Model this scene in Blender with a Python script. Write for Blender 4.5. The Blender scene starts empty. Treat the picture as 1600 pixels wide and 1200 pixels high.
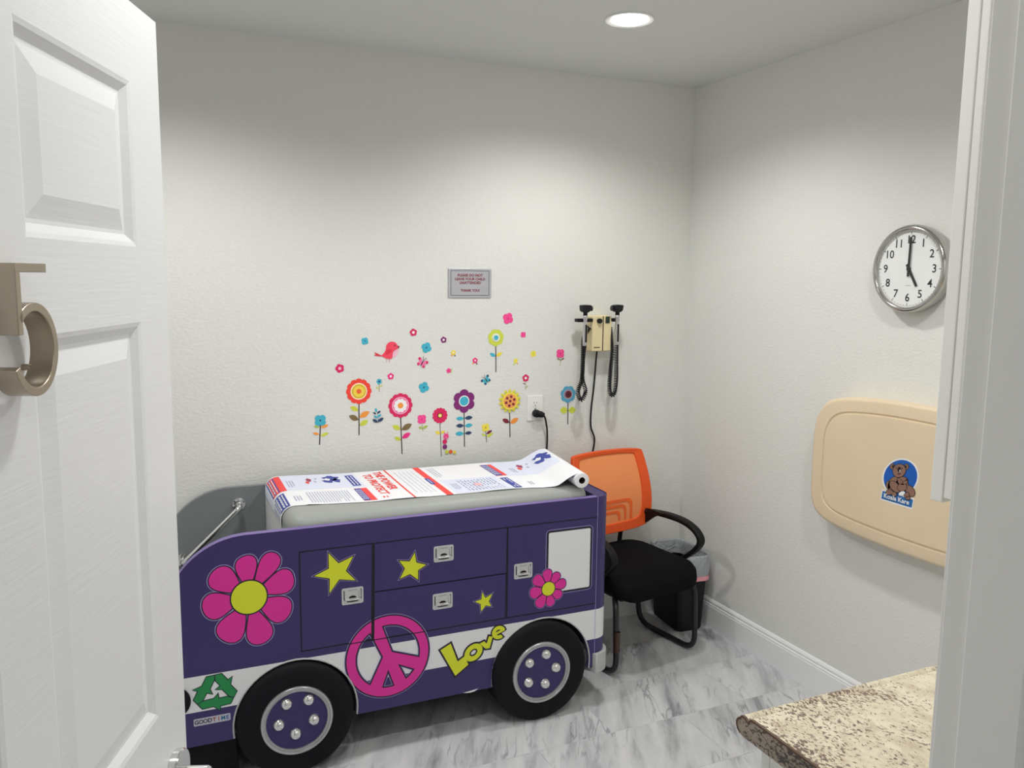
import bpy, bmesh, math, random
from math import sin, cos, pi, radians, sqrt, atan2
from mathutils import Vector, Matrix

SC = bpy.context.scene
COL = SC.collection
random.seed(7)

# ------------------------------------------------------------------ helpers
def lin(v):
    return v / 12.92 if v <= 0.04045 else ((v + 0.055) / 1.055) ** 2.4

def rgb(r, g, b, k=1.0):
    return tuple(min(0.92, lin(x / 255.0) * k) for x in (r, g, b)) + (1.0,)

MATS = {}
def mat(name, color, rough=0.5, metal=0.0, bump=None, var=0.0, spec=0.5, emit=None, coat=0.0, varscale=6.0):
    """Principled material with a procedural tone variation and optional noise bump=(scale, strength, distance)."""
    if name in MATS: return MATS[name]
    m = bpy.data.materials.new(name); m.use_nodes = True
    nt = m.node_tree; b = nt.nodes['Principled BSDF']
    b.inputs['Base Color'].default_value = color
    b.inputs['Roughness'].default_value = rough
    b.inputs['Metallic'].default_value = metal
    b.inputs['Specular IOR Level'].default_value = spec
    b.inputs['Coat Weight'].default_value = coat
    tc = nt.nodes.new('ShaderNodeTexCoord')
    if var > 0:
        n = nt.nodes.new('ShaderNodeTexNoise'); n.inputs['Scale'].default_value = varscale; n.inputs['Detail'].default_value = 4
        r = nt.nodes.new('ShaderNodeValToRGB')
        r.color_ramp.elements[0].position = 0.3; r.color_ramp.elements[1].position = 0.7
        r.color_ramp.elements[0].color = tuple(c * (1 - var) for c in color[:3]) + (1,)
        r.color_ramp.elements[1].color = tuple(min(1, c * (1 + var)) for c in color[:3]) + (1,)
        nt.links.new(tc.outputs['Object'], n.inputs['Vector']); nt.links.new(n.outputs['Fac'], r.inputs['Fac'])
        nt.links.new(r.outputs['Color'], b.inputs['Base Color'])
    if bump:
        n = nt.nodes.new('ShaderNodeTexNoise'); n.inputs['Scale'].default_value = bump[0]; n.inputs['Detail'].default_value = 3
        bp = nt.nodes.new('ShaderNodeBump'); bp.inputs['Strength'].default_value = bump[1]; bp.inputs['Distance'].default_value = bump[2]
        nt.links.new(tc.outputs['Object'], n.inputs['Vector']); nt.links.new(n.outputs['Fac'], bp.inputs['Height'])
        nt.links.new(bp.outputs['Normal'], b.inputs['Normal'])
    if emit:
        b.inputs['Emission Color'].default_value = emit[0]; b.inputs['Emission Strength'].default_value = emit[1]
    MATS[name] = m
    return m

class MB:
    """collects verts/faces with a material per face; build() links ONE mesh object"""
    def __init__(self): self.v = []; self.f = []; self.m = []; self.mats = []
    def mi(self, m):
        if m not in self.mats: self.mats.append(m)
        return self.mats.index(m)
    def add(self, vs, fs, m):
        o = len(self.v); k = self.mi(m)
        self.v += [tuple(x) for x in vs]
        for f in fs: self.f.append(tuple(i + o for i in f)); self.m.append(k)
    def quad(self, a, b, c, d, m): self.add([a, b, c, d], [(0, 1, 2, 3)], m)
    def box(self, x0, x1, y0, y1, z0, z1, m):
        vs = [(x, y, z) for z in (z0, z1) for y in (y0, y1) for x in (x0, x1)]
        self.add(vs, [(0, 2, 3, 1), (4, 5, 7, 6), (0, 1, 5, 4), (2, 6, 7, 3), (0, 4, 6, 2), (1, 3, 7, 5)], m)
    def prism(self, pts, fn, a, b, m, cap_a=True, cap_b=True):
        """pts: 2D polygon; fn(u, v, w) -> 3D; extruded from w=a to w=b"""
        n = len(pts)
        vs = [fn(u, v, a) for u, v in pts] + [fn(u, v, b) for u, v in pts]
        fs = [(i, (i + 1) % n, n + (i + 1) % n, n + i) for i in range(n)]
        if cap_a: fs.append(tuple(range(n - 1, -1, -1)))
        if cap_b: fs.append(tuple(range(n, 2 * n)))
        self.add(vs, fs, m)
    def poly(self, pts, fn, w, m):
        self.add([fn(u, v, w) for u, v in pts], [tuple(range(len(pts)))], m)
    def ring(self, outer, inner, fn, w, m):
        n = len(outer)
        self.add([fn(u, v, w) for u, v in outer] + [fn(u, v, w) for u, v in inner],
                 [(i, (i + 1) % n, n + (i + 1) % n, n + i) for i in range(n)], m)
    def tube(self, path, r, m, seg=12, caps=True):
        P = [Vector(p) for p in path]; n = len(P)
        rr = r if isinstance(r, (list, tuple)) else [r] * n
        t = (P[1] - P[0]).normalized()
        up = Vector((0, 0, 1)) if abs(t.z) < 0.9 else Vector((1, 0, 0))
        nn = (up - t * up.dot(t)).normalized(); vs = []; fs = []
        for i in range(n):
            if i == 0: t = (P[1] - P[0])
            elif i == n - 1: t = (P[-1] - P[-2])
            else: t = (P[i + 1] - P[i - 1])
            t.normalize(); nn = (nn - t * nn.dot(t)).normalized(); bb = t.cross(nn)
            for k in range(seg):
                a = 2 * pi * k / seg; vs.append(P[i] + (nn * cos(a) + bb * sin(a)) * rr[i])
        for i in range(n - 1):
            for k in range(seg):
                k2 = (k + 1) % seg
                fs.append((i * seg + k, i * seg + k2, (i + 1) * seg + k2, (i + 1) * seg + k))
        if caps: fs += [tuple(range(seg - 1, -1, -1)), tuple(range((n - 1) * seg, n * seg))]
        self.add(vs, fs, m)
    def strip(self, path, width, m):
        """closed-loop sweep helper not needed"""
    def lathe(self, prof, fn, m, seg=48, close=False):
        """prof: list of (r, h); fn(x, y, h) -> 3D"""
        vs = []; fs = []; n = len(prof)
        for i in range(seg):
            a = 2 * pi * i / seg
            for r, h in prof: vs.append(fn(r * cos(a), r * sin(a), h))
        for i in range(seg):
            j = (i + 1) % seg
            for k in range(n - 1):
                fs.append((i * n + k, j * n + k, j * n + k + 1, i * n + k + 1))
            if close: fs.append((i * n + n - 1, j * n + n - 1, j * n, i * n))
        self.add(vs, fs, m)
    def build(self, name, parent=None, smooth=False, bevel=0, seg=2, loc=None, angle=40, subsurf=0, recalc=True):
        me = bpy.data.meshes.new(name)
        me.from_pydata([tuple(v) for v in self.v], [], self.f)
        for mm in self.mats: me.materials.append(mm)
        for p, k in zip(me.polygons, self.m): p.material_index = k; p.use_smooth = smooth
        if recalc:
            bm = bmesh.new(); bm.from_mesh(me)
            bmesh.ops.remove_doubles(bm, verts=bm.verts, dist=1e-5)
            bmesh.ops.recalc_face_normals(bm, faces=bm.faces)
            bm.to_mesh(me); bm.free()
        me.update()
        o = bpy.data.objects.new(name, me); COL.objects.link(o)
        if parent: o.parent = parent
        if loc: o.location = loc
        if bevel:
            b = o.modifiers.new('edge', 'BEVEL'); b.width = bevel; b.segments = seg; b.limit_method = 'ANGLE'; b.angle_limit = radians(angle)
        if subsurf:
            s = o.modifiers.new('soft', 'SUBSURF'); s.levels = subsurf; s.render_levels = subsurf
        if smooth:
            w = o.modifiers.new('wn', 'WEIGHTED_NORMAL'); w.keep_sharp = True
            for e in me.edges: pass
            try: me.set_sharp_from_angle(angle=radians(angle))
            except Exception: pass
        return o

def thing(name, label, cat, loc=(0, 0, 0), rz=0.0, group=None):
    o = bpy.data.objects.new(name, None); COL.objects.link(o)
    o.empty_display_size = 0.1; o.location = loc; o.rotation_euler = (0, 0, rz)
    tag(o, label, cat, group); return o

def tag(o, label, cat, group=None):
    o['label'] = label; o['category'] = cat; o['kind'] = 'thing'
    if group: o['group'] = group
    return o

def struct(o, label=None, cat=None):
    o['kind'] = 'structure'
    if label: o['label'] = label
    if cat: o['category'] = cat
    return o

def circ(cx, cy, r, n=40, ry=None, a0=0.0, rot=0.0):
    ry = r if ry is None else ry
    out = []
    for i in range(n):
        a = a0 + 2 * pi * i / n; x, y = r * cos(a), ry * sin(a)
        out.append((cx + x * cos(rot) - y * sin(rot), cy + x * sin(rot) + y * cos(rot)))
    return out

def rrect(x0, x1, y0, y1, r, n=6):
    out = []
    for cx, cy, a in ((x1 - r, y1 - r, 0), (x0 + r, y1 - r, 90), (x0 + r, y0 + r, 180), (x1 - r, y0 + r, 270)):
        for i in range(n + 1):
            t = radians(a + 90 * i / n); out.append((cx + r * cos(t), cy + r * sin(t)))
    return out

def area(p): return 0.5 * sum(p[i][0] * p[(i + 1) % len(p)][1] - p[(i + 1) % len(p)][0] * p[i][1] for i in range(len(p)))

def grow(p, d, miter=2.0):
    """offset a polygon outward by d"""
    n = len(p); s = 1 if area(p) > 0 else -1; out = []
    for i in range(n):
        a, b, c = Vector(p[i - 1]), Vector(p[i]), Vector(p[(i + 1) % n])
        e1 = (b - a); e2 = (c - b)
        if e1.length < 1e-9 or e2.length < 1e-9: out.append(p[i]); continue
        e1.normalize(); e2.normalize()
        n1 = Vector((e1.y, -e1.x)) * s; n2 = Vector((e2.y, -e2.x)) * s
        h = n1 + n2
        if h.length < 1e-6: h = n1
        h.normalize(); k = min(miter, 1 / max(0.2, h.dot(n1)))
        q = b + h * d * k; out.append((q.x, q.y))
    return out

def smooth_poly(p, it=2):
    for _ in range(it):
        q = []
        for i in range(len(p)):
            a, b = p[i], p[(i + 1) % len(p)]
            q += [(a[0] * .75 + b[0] * .25, a[1] * .75 + b[1] * .25), (a[0] * .25 + b[0] * .75, a[1] * .25 + b[1] * .75)]
        p = q
    return p

def fillet(path, r, n=6):
    P = [Vector(p) for p in path]; out = [P[0]]
    for i in range(1, len(P) - 1):
        a, b, c = P[i - 1], P[i], P[i + 1]
        d1 = (a - b); d2 = (c - b)
        rr = r[i] if isinstance(r, (list, tuple)) else r
        k = min(rr, d1.length * .49, d2.length * .49)
        p0 = b + d1.normalized() * k; p2 = b + d2.normalized() * k
        for j in range(n + 1):
            t = j / n; out.append(p0 * (1 - t) ** 2 + b * 2 * t * (1 - t) + p2 * t * t)
    out.append(P[-1]); return out

def spline(pts, n=8):
    P = [Vector(p) for p in pts]; out = []
    for i in range(len(P) - 1):
        a = P[i - 1] if i else P[0] * 2 - P[1]; b = P[i]; c = P[i + 1]; d = P[i + 2] if i + 2 < len(P) else P[-1] * 2 - P[-2]
        for j in range(n):
            t = j / n
            out.append(0.5 * ((2 * b) + (c - a) * t + (2 * a - 5 * b + 4 * c - d) * t * t + (3 * b - a - 3 * c + d) * t ** 3))
    out.append(P[-1]); return out

def text2d(body, size, bold=0.0, align='CENTER', res=3, xs=1.0, spacing=1.0):
    cu = bpy.data.curves.new('txt', 'FONT'); cu.body = body; cu.size = size; cu.offset = bold * size
    cu.align_x = align; cu.align_y = 'CENTER'; cu.resolution_u = res; cu.fill_mode = 'FRONT'; cu.space_character = spacing
    o = bpy.data.objects.new('txt', cu); COL.objects.link(o)
    bpy.context.view_layer.update()
    ev = o.evaluated_get(bpy.context.evaluated_depsgraph_get()); me = ev.to_mesh()
    vs = [(v.co.x * xs, v.co.y) for v in me.vertices]; fs = [tuple(p.vertices) for p in me.polygons]
    ev.to_mesh_clear(); bpy.data.objects.remove(o); bpy.data.curves.remove(cu)
    return vs, fs

def put_text(mb, body, size, fn, w, m, at=(0, 0), rot=0.0, **k):
    vs, fs = text2d(body, size, **k); c, s = cos(rot), sin(rot)
    mb.add([fn(at[0] + x * c - y * s, at[1] + x * s + y * c, w) for x, y in vs], fs, m)

# ------------------------------------------------------------------ dimensions (metres): camera at x=0, y=0
D, R, H = 3.345, 2.451, 2.556          # back wall y, right wall x, ceiling z
LW, FW, FO = -0.78, 0.468, 0.345       # left wall x, door-wall inner and outer faces y

# ------------------------------------------------------------------ materials
K = 1.28
def wall_mat(name, color, sc, st):
    m = bpy.data.materials.new(name); m.use_nodes = True; nt = m.node_tree; b = nt.nodes['Principled BSDF']
    b.inputs['Roughness'].default_value = 0.75; b.inputs['Specular IOR Level'].default_value = 0.25
    tc = nt.nodes.new('ShaderNodeTexCoord')
    n = nt.nodes.new('ShaderNodeTexNoise'); n.inputs['Scale'].default_value = sc; n.inputs['Detail'].default_value = 4; n.inputs['Roughness'].default_value = .55
    mp = nt.nodes.new('ShaderNodeMapping'); mp.inputs['Scale'].default_value = (1, 1, 1.5)
    n2 = nt.nodes.new('ShaderNodeTexNoise'); n2.inputs['Scale'].default_value = 1.3
    r = nt.nodes.new('ShaderNodeValToRGB'); r.color_ramp.elements[0].position = .40; r.color_ramp.elements[1].position = .62
    bp = nt.nodes.new('ShaderNodeBump'); bp.inputs['Strength'].default_value = st; bp.inputs['Distance'].default_value = 0.004
    mx = nt.nodes.new('ShaderNodeMix'); mx.data_type = 'RGBA'
    mx.inputs['A'].default_value = tuple(c * .97 for c in color[:3]) + (1,); mx.inputs['B'].default_value = color
    nt.links.new(tc.outputs['Object'], mp.inputs['Vector']); nt.links.new(mp.outputs['Vector'], n.inputs['Vector']); nt.links.new(tc.outputs['Object'], n2.inputs['Vector'])
    nt.links.new(n.outputs['Fac'], r.inputs['Fac']); nt.links.new(r.outputs['Color'], bp.inputs['Height'])
    nt.links.new(n2.outputs['Fac'], mx.inputs['Factor']); nt.links.new(mx.outputs['Result'], b.inputs['Base Color'])
    nt.links.new(bp.outputs['Normal'], b.inputs['Normal'])
    return m
M_WALL = wall_mat('wall_paint', (0.770, 0.775, 0.742, 1), 80, 0.20)
M_CEIL = mat('ceiling_paint', (0.69, 0.70, 0.695, 1), 0.85, bump=(70, .1, .002))
M_TRIM = mat('trim_paint', (0.86, 0.87, 0.88, 1), 0.35)
M_JAMB = mat('jamb_paint', (.82, .815, .79, 1), .4)
M_CAB = mat('cabinet_white', (0.84, 0.84, 0.81, 1), 0.4)

def floor_mat():
    m = bpy.data.materials.new('marble_vinyl'); m.use_nodes = True; nt = m.node_tree; b = nt.nodes['Principled BSDF']
    L = nt.links.new; N = nt.nodes.new
    tc = N('ShaderNodeTexCoord')
    br = N('ShaderNodeTexBrick'); br.inputs['Scale'].default_value = 1.0; br.inputs['Brick Width'].default_value = 0.61; br.inputs['Row Height'].default_value = 0.305
    br.inputs['Mortar Size'].default_value = 0.0016; br.inputs['Mortar Smooth'].default_value = 0.3
    br.inputs['Color1'].default_value = (0, 0, 0, 1); br.inputs['Color2'].default_value = (1, 1, 1, 1); br.inputs['Mortar'].default_value = (.5, .5, .5, 1)
    L(tc.outputs['Object'], br.inputs['Vector'])
    # every tile shifts the vein pattern so the veins break at the joints
    sh = N('ShaderNodeVectorMath'); sh.operation = 'MULTIPLY'; sh.inputs[1].default_value = (3.1, 1.7, 0)
    L(br.outputs['Color'], sh.inputs[0])
    ad = N('ShaderNodeVectorMath'); ad.operation = 'ADD'; L(tc.outputs['Object'], ad.inputs[0]); L(sh.outputs['Vector'], ad.inputs[1])
    mp = N('ShaderNodeMapping'); mp.vector_type = 'TEXTURE'; mp.inputs['Rotation'].default_value = (0, 0, radians(-27)); mp.inputs['Scale'].default_value = (1.0, 6.0, 1.0)
    L(ad.outputs['Vector'], mp.inputs['Vector'])
    n1 = N('ShaderNodeTexNoise'); n1.inputs['Scale'].default_value = 9; n1.inputs['Detail'].default_value = 7; n1.inputs['Roughness'].default_value = .62; n1.inputs['Distortion'].default_value = .25
    n2 = N('ShaderNodeTexNoise'); n2.inputs['Scale'].default_value = 17; n2.inputs['Detail'].default_value = 4; n2.inputs['Distortion'].default_value = .35
    n3 = N('ShaderNodeTexNoise'); n3.inputs['Scale'].default_value = 3.4; n3.inputs['Detail'].default_value = 2
    for n in (n1, n2): L(mp.outputs['Vector'], n.inputs['Vector'])
    L(ad.outputs['Vector'], n3.inputs['Vector'])
    r1 = N('ShaderNodeValToRGB'); e = r1.color_ramp.elements
    e[0].position = .31; e[0].color = (.27, .28, .30, 1); e[1].position = .62; e[1].color = (.69, .70, .715, 1)
    x = e.new(.46); x.color = (.57, .58, .60, 1)
    L(n1.outputs['Fac'], r1.inputs['Fac'])
    # thin dark veins where a stretched noise crosses its middle, only in patches
    ab = N('ShaderNodeMath'); ab.operation = 'SUBTRACT'; ab.inputs[1].default_value = .5; L(n2.outputs['Fac'], ab.inputs[0])
    a2 = N('ShaderNodeMath'); a2.operation = 'ABSOLUTE'; L(ab.outputs[0], a2.inputs[0])
    mr = N('ShaderNodeMapRange'); mr.inputs['From Min'].default_value = 0.0; mr.inputs['From Max'].default_value = 0.03; mr.inputs['To Min'].default_value = 1; mr.inputs['To Max'].default_value = 0
    L(a2.outputs[0], mr.inputs['Value'])
    mk = N('ShaderNodeMapRange'); mk.inputs['From Min'].default_value = .47; mk.inputs['From Max'].default_value = .62; L(n3.outputs['Fac'], mk.inputs['Value'])
    mu = N('ShaderNodeMath'); mu.operation = 'MULTIPLY'; L(mr.outputs[0], mu.inputs[0]); L(mk.outputs[0], mu.inputs[1])
    m2 = N('ShaderNodeMath'); m2.operation = 'MULTIPLY'; m2.inputs[1].default_value = .85; L(mu.outputs[0], m2.inputs[0])
    mx = N('ShaderNodeMix'); mx.data_type = 'RGBA'; L(m2.outputs[0], mx.inputs['Factor']); L(r1.outputs['Color'], mx.inputs['A']); mx.inputs['B'].default_value = (.25, .25, .27, 1)
    mo = N('ShaderNodeMix'); mo.data_type = 'RGBA'; L(mx.outputs['Result'], mo.inputs['A']); mo.inputs['B'].default_value = (.5, .5, .5, 1)
    mf = N('ShaderNodeMath'); mf.operation = 'MULTIPLY'; mf.inputs[1].default_value = .22; L(br.outputs['Fac'], mf.inputs[0]); L(mf.outputs[0], mo.inputs['Factor'])
    L(mo.outputs['Result'], b.inputs['Base Color'])
    b.inputs['Roughness'].default_value = 0.38; b.inputs['Specular IOR Level'].default_value = .4
    return m
M_FLOOR = floor_mat()

def granite_mat(name, base, mid, dark, k):
    m = bpy.data.materials.new(name); m.use_nodes = True; nt = m.node_tree; b = nt.nodes['Principled BSDF']
    L = nt.links.new; N = nt.nodes.new; tc = N('ShaderNodeTexCoord')
    n1 = N('ShaderNodeTexNoise'); n1.inputs['Scale'].default_value = 28; n1.inputs['Detail'].default_value = 6; n1.inputs['Roughness'].default_value = .7
    n2 = N('ShaderNodeTexNoise'); n2.inputs['Scale'].default_value = 210; n2.inputs['Detail'].default_value = 4; n2.inputs['Roughness'].default_value = .65
    n3 = N('ShaderNodeTexNoise'); n3.inputs['Scale'].default_value = 9; n3.inputs['Detail'].default_value = 3
    mp = N('ShaderNodeMapping'); mp.inputs['Rotation'].default_value = (0, 0, .6); mp.inputs['Scale'].default_value = (1, .6, 1)
    L(tc.outputs['Object'], mp.inputs['Vector'])
    for n in (n1, n2, n3): L(mp.outputs['Vector'], n.inputs['Vector'])
    r1 = N('ShaderNodeValToRGB'); e = r1.color_ramp.elements
    e[0].position = .35; e[0].color = mid; e[1].position = .58; e[1].color = base; L(n1.outputs['Fac'], r1.inputs['Fac'])
    ad = N('ShaderNodeMath'); ad.operation = 'ADD'; L(n2.outputs['Fac'], ad.inputs[0])
    s3 = N('ShaderNodeMath'); s3.operation = 'MULTIPLY'; s3.inputs[1].default_value = .45; L(n3.outputs['Fac'], s3.inputs[0]); L(s3.outputs[0], ad.inputs[1])
    mr = N('ShaderNodeMapRange'); mr.inputs['From Min'].default_value = k; mr.inputs['From Max'].default_value = k + .05; L(ad.outputs[0], mr.inputs['Value'])
    mx = N('ShaderNodeMix'); mx.data_type = 'RGBA'; L(mr.outputs[0], mx.inputs['Factor']); L(r1.outputs['Color'], mx.inputs['A']); mx.inputs['B'].default_value = dark
    L(mx.outputs['Result'], b.inputs['Base Color']); b.inputs['Roughness'].default_value = .35
    return m
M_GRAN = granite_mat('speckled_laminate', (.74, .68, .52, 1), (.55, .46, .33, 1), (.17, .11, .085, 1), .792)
M_GRAN_SHADED = granite_mat('speckled_laminate_shaded', (.34, .28, .22, 1), (.22, .175, .135, 1), (.045, .033, .03, 1), .775)  # same laminate as the top, darkened to paint in the shade on the end
M_SEAM = mat('laminate_seam', (.10, .05, .025, 1), .5)

M_PURPLE = mat('purple_laminate', rgb(60, 50, 105, .98), .38, var=.03, spec=.4)
M_PURPLE_L = mat('purple_edge_banding', rgb(112, 96, 152, 1.2), .4)
M_GAP = mat('dark_gap', (.006, .005, .012, 1), .7)
M_BUSWHITE = mat('white_band_laminate', (.80, .81, .83, 1), .35)
M_GREY = mat('grey_laminate', rgb(100, 104, 106, 1.55), .45, var=.02)
M_VINYL = mat('grey_vinyl_upholstery', rgb(164, 169, 164, .92), .45, bump=(180, .08, .001))
M_BUMPER = mat('grey_bumper_plastic', rgb(172, 174, 174, 1.2), .45)
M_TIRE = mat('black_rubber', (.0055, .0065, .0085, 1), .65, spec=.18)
M_CHROME = mat('chrome', (.80, .80, .80, 1), .12, 1.0)
M_STEEL = mat('brushed_steel', (.62, .62, .63, 1), .3, 1.0)
M_PULL = mat('satin_pull_plate', (.66, .66, .67, 1), .35, .45)
M_ALU = mat('grey_rim', (.50, .50, .51, 1), .32, .7)
M_PINK = mat('magenta_vinyl', rgb(214, 40, 148, 1.1), .45)
M_YEL = mat('lime_yellow_vinyl', rgb(206, 212, 38, 1.15), .45)
M_INK = mat('dark_outline_vinyl', (.012, .008, .03, 1), .5)
M_LILAC = mat('lilac_outline_vinyl', rgb(150, 140, 190, 1.2), .5)
M_GREEN = mat('recycle_green_vinyl', rgb(24, 132, 70, 1.1), .45)
M_BLACK = mat('black_plastic', (.008, .008, .010, 1), .5, spec=.3)
M_BLACKF = mat('black_fabric', (.006, .006, .0075, 1), .95, spec=.1, bump=(400, .3, .001))
M_FRAME = mat('black_powder_coat', (.012, .012, .013, 1), .35)
M_ORANGE = mat('orange_plastic_frame', rgb(228, 84, 22, 1.05), .5)
M_BEIGE = mat('beige_polyethylene', rgb(206, 188, 160, 1.25), .5, var=.02)
M_BEIGE2 = mat('beige_abs', rgb(214, 200, 158, 1.2), .45)
M_NICKEL = mat('brushed_nickel', rgb(176, 164, 148, 1.1), .34, 1.0, bump=(90, .05, .001))
M_PAPER = mat('white_paper', (.86, .87, .90, 1), .7)
M_PTINT = mat('pale_blue_print', rgb(212, 217, 238, 1.12), .7)
M_PBLUE = mat('blue_print', rgb(58, 70, 150, 1.2), .7)
M_PRED = mat('red_print', rgb(226, 70, 66, 1.2), .7)
M_PGREY = mat('grey_print', rgb(166, 172, 192, 1.1), .7)
M_WHITE = mat('white_ink', (.86, .86, .86, 1), .5)

# ------------------------------------------------------------------ room shell
def wall_quad_box(name, x0, x1, y0, y1, z0, z1, m):
    b = MB(); b.box(x0, x1, y0, y1, z0, z1, m); return struct(b.build(name))
wall_quad_box('floor', LW - .1, R + .1, -1.6, D + .1, -.05, 0, M_FLOOR)
wall_quad_box('ceiling', LW - .1, R + .1, -1.6, D + .1, H, H + .05, M_CEIL)
wall_quad_box('wall_back', LW - .1, R + .1, D, D + .1, 0, H, M_WALL)
wall_quad_box('wall_right', R, R + .1, -1.6, D, 0, H, M_WALL)
wall_quad_box('wall_left', LW - .1, LW, -1.6, D, 0, H, M_WALL)
JR, JL, DH = 0.633, -0.292, 2.045       # door opening
b = MB()
b.box(LW, JL - .02, FO, FW, 0, H, M_WALL); b.box(JR + .02, R, FO, FW, 0, H, M_WALL); b.box(JL - .02, JR + .02, FO, FW, DH + .02, H, M_WALL)
struct(b.build('wall_front'))
def base_profile():
    return [(0, 0), (.016, 0), (.016, .104), (.0135, .108), (.0145, .114), (.009, .117), (.0105, .122), (.011, .127), (.006, .1345), (0, .138)]
b = MB(); b.prism(base_profile(), lambda d, z, w: (w, D - d, z), LW, R, M_TRIM); struct(b.build('baseboard_back'))
b = MB(); b.prism(base_profile(), lambda d, z, w: (R - d, w, z), 1.05, D - .016, M_TRIM); struct(b.build('baseboard_right'))
b = MB(); b.prism(base_profile(), lambda d, z, w: (LW + d, w, z), FW, D - .016, M_TRIM); struct(b.build('baseboard_left'))
# door frame: jamb boards, stops, head and the casing on the room side
b = MB()
for s, x in ((1, JR), (-1, JL)):
    xa, xb = sorted((x, x + s * .02)); b.box(xa, xb, FO - .004, .476, 0, DH, M_JAMB)
    xa, xb = sorted((x - s * .011, x)); b.box(xa, xb, .392, .446, 0, DH - .011, M_JAMB)
b.box(JL - .02, JR + .02, FO - .004, .476, DH, DH + .02, M_JAMB); b.box(JL, JR, .392, .446, DH - .011, DH, M_JAMB)
for y0, y1 in ((FO - .016, FO), (FW, .482)):
    for s, x in ((1, JR), (-1, JL)):
        xa, xb = sorted((x + s * .005, x + s * .062)); b.box(xa, xb, y0, y1, 0, DH + .062, M_JAMB)
    b.box(JL - .062, JR + .062, y0, y1, DH + .005, DH + .062, M_JAMB)
struct(b.build('trim_1', bevel=.002, seg=2))
# ---- measured outlines (metres): on the bus side (along, up); on the back wall (x, z)
DATA = {
    'BIGFLOWER': [(0.2824, 0.6308), (0.3377, 0.6226), (0.2808, 0.5761), (0.2275, 0.639), (0.284, 0.6846), (0.2823, 0.7704), (0.3685, 0.7672), (0.4196, 0.6924), (0.4058, 0.5498), (0.3184, 0.4674), (0.2123, 0.4903), (0.1405, 0.6171), (0.174, 0.729)],
    'SMALLFLOWER': [(1.3517, 0.5058), (1.3775, 0.5021), (1.3522, 0.4787), (1.3261, 0.5095), (1.3512, 0.5321), (1.3449, 0.5822), (1.3943, 0.5618), (1.4241, 0.5233), (1.4056, 0.4672), (1.3631, 0.4368), (1.3111, 0.439), (1.2758, 0.4972), (1.2931, 0.5597)],
    'STAR_A': [(0.5385, 0.7454), (0.5709, 0.7068), (0.6205, 0.7249), (0.5948, 0.6771), (0.6272, 0.6397), (0.5727, 0.6506), (0.5391, 0.6071), (0.5408, 0.6579), (0.4901, 0.673), (0.5383, 0.6928)],
    'STAR_B': [(0.8347, 0.7105), (0.8405, 0.6742), (0.8757, 0.6614), (0.8465, 0.645), (0.8463, 0.6112), (0.8175, 0.6355), (0.7814, 0.6236), (0.7996, 0.6581), (0.7799, 0.6874), (0.8164, 0.6813)],
    'STAR_C': [(1.087, 0.5306), (1.0987, 0.507), (1.1263, 0.5192), (1.1119, 0.493), (1.1223, 0.4723), (1.1004, 0.4785), (1.0831, 0.4585), (1.0807, 0.4871), (1.059, 0.4989), (1.0842, 0.5042)],
    'LOVE_L': [(0.9281, 0.3377), (0.9668, 0.3562), (0.9932, 0.2836), (1.0203, 0.2986), (1.0348, 0.2639), (0.9847, 0.2304)],
    'LOVE_O': [(1.0542, 0.3069), (1.0225, 0.2911), (1.0853, 0.3228), (1.0382, 0.3346), (1.0674, 0.2773)],
    'LOVE_V': [(1.078, 0.337), (1.0954, 0.3426), (1.1058, 0.3322), (1.1144, 0.3587), (1.1291, 0.3547), (1.1177, 0.3121), (1.1015, 0.3128)],
    'LOVE_E': [(1.1527, 0.3673), (1.1291, 0.3547), (1.1771, 0.3791), (1.1436, 0.3918), (1.1603, 0.3401)],
    'STICKER': [(0.1017, 0.2498), (0.2134, 0.2498), (0.2127, 0.2261), (0.102, 0.2256)],
    'HANDLE_A': [(0.5801, 0.6155), (0.653, 0.6154), (0.6522, 0.5581), (0.5803, 0.5586)],
    'HANDLE_B': [(0.9031, 0.7256), (0.9783, 0.7212), (0.977, 0.6653), (0.903, 0.6646)],
    'HANDLE_C': [(0.8993, 0.5504), (0.9743, 0.5484), (0.973, 0.4917), (0.8992, 0.492)],
    'HANDLE_D': [(1.211, 0.6194), (1.2847, 0.6161), (1.2855, 0.5608), (1.2116, 0.5617)],
    'LUGS_R': [(1.3533, 0.2426), (1.3954, 0.1825), (1.3506, 0.1256), (1.2809, 0.1429), (1.2836, 0.2203)],
    'LUGS_L': [(0.3923, 0.2387), (0.4653, 0.2395), (0.4817, 0.1651), (0.4198, 0.1268), (0.3657, 0.1695)],
}
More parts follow.
